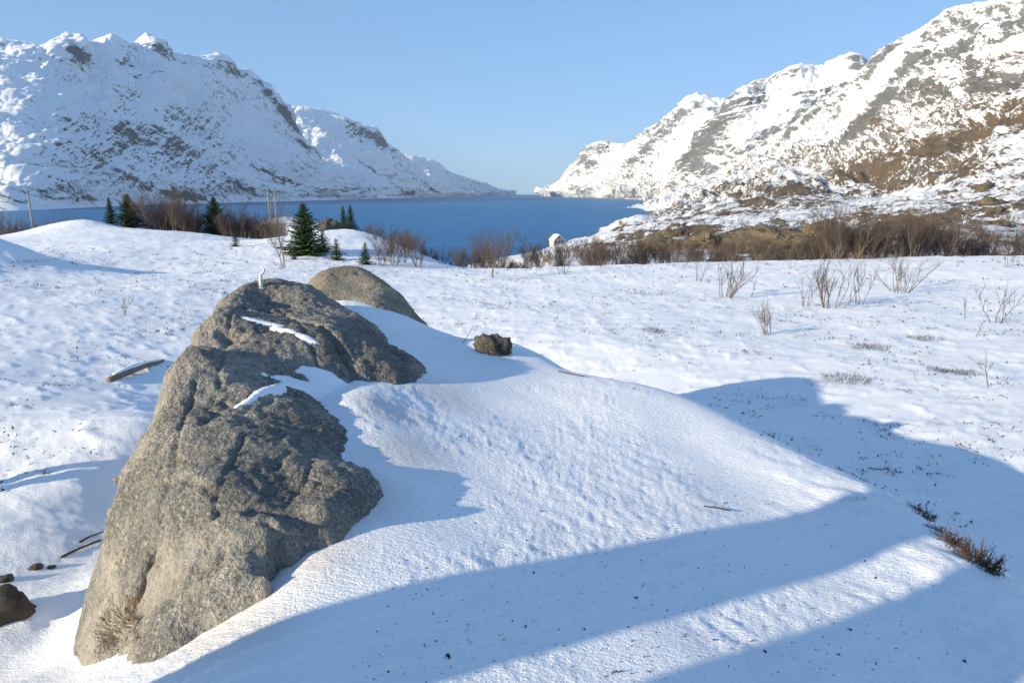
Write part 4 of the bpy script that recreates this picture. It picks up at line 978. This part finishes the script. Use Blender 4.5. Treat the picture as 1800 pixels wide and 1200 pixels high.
# log end and stones at the lower left corner
p, _ = ground_hit(0, 1085); o = blob_rock('log', (p[0] - .06, p[1], p[2] + .04), (.22, .11, .10), M['stick'], 61, .25, 30, 18, .22, .5); tag(o, 'dark rounded stub of a log cut off by the lower left edge', 'log')
for px, py, s_, lab in [(62, 1000, .05, 'dark flat stone in snow nearest the shaded strip at lower left'), (90, 998, .03, 'small dark stone right of the dark flat stone at lower left'), (3, 1020, .06, 'dark round stone at the left edge above the log stub')]:
    p, _ = ground_hit(px, py); o = blob_rock('stone', (p[0], p[1], p[2]), (s_, s_ * .8, s_ * .5), M['rock_dark'], int(px), .2, 18, 12); tag(o, lab, 'stone')

# ------------------------------------------------------------------ utility poles and house
def pole(px, py_top, t_, lab, r=.14, lean=0.0, strut=False):
    top = at_t(px, py_top, np.array(float(t_))); zb = float(S(top[0], top[1])) - .5; h = top[2] - zb
    e = link('utility_pole', None, None, (top[0], top[1], zb)); mb = MB(); mb.tube([(0, 0, 0), (lean * h * .5, 0, h * .5), (lean * h, 0, h)], [r, r * .9, r * .75], 9); link('post', mb.data('post', M['pole'], True), e)
    mb = MB(); mb.tube([(lean * h, 0, h + .01), (lean * h, 0, h + .28)], [.11, .07], 8); link('insulator', mb.data('insulator', M['stick'], True), e)
    tag(e, lab, 'pole'); return e
pole(49, 339, 105, 'single grey wooden utility pole at far left before the fjord', .17, .0)
pole(470, 329, 125, 'left pole of the pair on the knoll behind the scrub', .13)
pole(482, 333, 125, 'right pole of the pair on the knoll behind the scrub', .13)
pole(475, 352, 135, 'thin short pole between the pair on the knoll', .07)

q = moor_at(980, 400); hs = link('house', None, None, (q.x, q.y, q.z + 1.2), .5)
mb = MB(); mb.box(-3.4, 3.4, -2.6, 2.6, -3, 2.8)
i = len(mb.v); mb.v += [Vector(v) for v in [(-3.4, -2.6, 2.8), (3.4, -2.6, 2.8), (0, -2.6, 5.6), (-3.4, 2.6, 2.8), (3.4, 2.6, 2.8), (0, 2.6, 5.6)]]; mb.f += [(i, i + 1, i + 2), (i + 4, i + 3, i + 5)]
link('wall', mb.data('wall', M['wall']), hs)
mb = MB()
for s_ in (-1, 1):
    mb.quad((s_ * 3.9, -3.0, 2.55), (s_ * 3.9, 3.0, 2.55), (0, 3.0, 5.85), (0, -3.0, 5.85)); mb.quad((s_ * 3.9, -3.0, 2.35), (s_ * 3.9, 3.0, 2.35), (0, 3.0, 5.65), (0, -3.0, 5.65)); mb.quad((s_ * 3.9, -3.0, 2.35), (s_ * 3.9, -3.0, 2.55), (0, -3.0, 5.85), (0, -3.0, 5.65))
link('roof', mb.data('roof', M['snowp']), hs)
mb = MB(); mb.box(1.1, 1.7, -.3, .3, 4.2, 6.4); link('chimney', mb.data('chimney', M['rock_dark']), hs)
for x in (-2.0, .2, 2.2):
    mb = MB(); mb.box(x - .5, x + .5, -2.68, -2.58, .9, 2.1); link('window', mb.data('window', M['pane']), hs)
mb = MB(); mb.box(-.5, .5, -2.68, -2.58, 3.4, 4.3); link('window', mb.data('window', M['pane']), hs)
tag(hs, 'small pale gabled house with snowy roof by the fjord shore behind the scrub belt', 'house')

# ------------------------------------------------------------------ crumbs of lichen and bark on the mound
mb = MB()
for k in range(1500):
    px = rnd.uniform(450, 1700); py = rnd.uniform(700, 1195)
    d = on_mound(px, py); x, y = d[0], d[1]
    if x < -.55: continue
    z = None; mb.v.append(Vector((x, y, 0))); mb.v.pop()
    r = rnd.uniform(.0016, .0042) * (1 if rnd.random() < .93 else 2.2)
    mb.f.append((x, y, r))
cr = mb.f; mb = MB(); hz = S(np.array([c[0] for c in cr]), np.array([c[1] for c in cr]))
for (x, y, r), z in zip(cr, hz):
    b_ = [Vector((x + rnd.uniform(-1, 1) * r * 1.5, y + rnd.uniform(-1, 1) * r * 1.5, z + rnd.uniform(-.2, 1.2) * r)) for _ in range(4)]
    mb.tri(b_[0], b_[1], b_[2]); mb.tri(b_[0], b_[3], b_[1]); mb.tri(b_[1], b_[3], b_[2]); mb.tri(b_[2], b_[3], b_[0])
o = link('bark_crumbs', mb.data('bark_crumbs', M['debris'])); o['kind'] = 'stuff'; tag(o, 'tiny dark crumbs of bark and lichen strewn over the mound', 'debris')

# heath litter frozen into the snow field
mb = MB(); pts = []
while len(pts) < 9500:
    a = rnd.uniform(-.72, .72); r = math.exp(rnd.uniform(math.log(7.5), math.log(46))); x, y = math.sin(a) * r, math.cos(a) * r
    pts.append((x, y, rnd.random()))
pa = np.array(pts); cl = fbm(pa[:, 0] * .45, pa[:, 1] * .45, 3) + .5 * fbm(pa[:, 0] * 2.2, pa[:, 1] * 2.2, 2); keep = (cl + .25 * (pa[:, 2] - .5)) > .13
pa = pa[keep]; hz = S(pa[:, 0], pa[:, 1])
for (x, y, q), z in zip(pa, hz):
    if z > CZ - 2.35: continue
    for j in range(4):
        b_ = Vector((x + rnd.gauss(0, .07), y + rnd.gauss(0, .05), z - .004)); d_ = Vector((rnd.gauss(0, 1), rnd.gauss(0, 1), abs(rnd.gauss(.1, .5)))).normalized() * rnd.uniform(.4, 1.3) * (.022 + .0032 * math.hypot(x, y)); w_ = Vector((-d_.y, d_.x, 0)) * .22
        mb.tri(b_ - w_, b_ + w_, b_ + d_)
for k in range(420):
    i = rnd.randint(1, 3) if rnd.random() < .8 else rnd.randint(3, 5); a_, b2 = cp[i], cp[i + 1] if i + 1 < len(cp) else cp[i]; f = rnd.random(); x = a_[0] + (b2[0] - a_[0]) * f + abs(rnd.gauss(0, .06)); y = a_[1] + (b2[1] - a_[1]) * f + abs(rnd.gauss(0, .04))
    if gnoise(np.array([x * 3.1]), np.array([y * 3.1]))[0] < -.05: continue
    z = float(S(x, y)); b_ = Vector((x, y, z - .004)); d_ = Vector((rnd.gauss(0, 1), rnd.gauss(0, 1), abs(rnd.gauss(.3, .5)))).normalized() * rnd.uniform(.012, .04); w_ = Vector((-d_.y, d_.x, 0)) * .25; mb.tri(b_ - w_, b_ + w_, b_ + d_)
o = link('heath_litter', mb.data('heath_litter', M['heather'])); o['kind'] = 'stuff'; tag(o, 'tiny brown bits of heath and twigs poking through the snow field', 'litter')

# ------------------------------------------------------------------ added plank boards, out of the picture, only there to cast shade bands
ux, uy = math.cos(SUN_AZ), math.sin(SUN_AZ)
def board(off, wid, s_, top, lab, gap=None):
    x = s_ * ux - off * uy; y = s_ * uy + off * ux; zb = float(S(x, y)); h = CZ + top - zb
    e = link('shade_board', None, None, (x, y, zb), math.atan2(uy, ux))
    n = 4; bw = wid / n
    for k in range(n):
        y0 = -wid / 2 + k * bw + (gap if gap and k == 2 else 0); mb = MB(); mb.box(-.02, .02, y0, y0 + bw + .0 - .001, .25 if gap is None else .1, h); link('plank', mb.data('plank', M['wood']), e)
    for yy in (-wid * .35, wid * .35):
        mb = MB(); mb.box(.022, .10, yy - .045, yy + .045, -.2, h - .05); link('post', mb.data('post', M['wood']), e)
    tag(e, lab, 'sign'); return e
board(2.15, .52, -3.0, .45, 'added tall shadow-casting board left of the camera, the farther one from the mound crest')
board(1.37, .56, -3.0, .55, 'added tall shadow-casting board left of the camera, the nearer one to the camera')
xb, yb = -6.3, 5.4; off = -xb * uy + yb * ux; s_ = xb * ux + yb * uy
board(off, .5, s_, -1.45, 'added short shadow-casting board out to the left of the outcrop', .05)

# ------------------------------------------------------------------ haze
mb = MB(); mb.box(-24000, 24000, -3100, 26000, -12, 1250)
hm = bpy.data.materials.new('haze'); hm.use_nodes = True; ht = hm.node_tree
for n_ in list(ht.nodes): ht.nodes.remove(n_)
ho = ht.nodes.new('ShaderNodeOutputMaterial'); hv = ht.nodes.new('ShaderNodeVolumePrincipled'); hv.inputs['Density'].default_value = 3.8e-5; hv.inputs['Color'].default_value = (.68, .86, 1, 1); hv.inputs['Anisotropy'].default_value = 0.0
ht.links.new(hv.outputs[0], ho.inputs['Volume'])
o = link('haze', mb.data('haze', hm)); o['kind'] = 'stuff'; tag(o, 'thin pale blue winter haze filling the fjord air', 'haze')
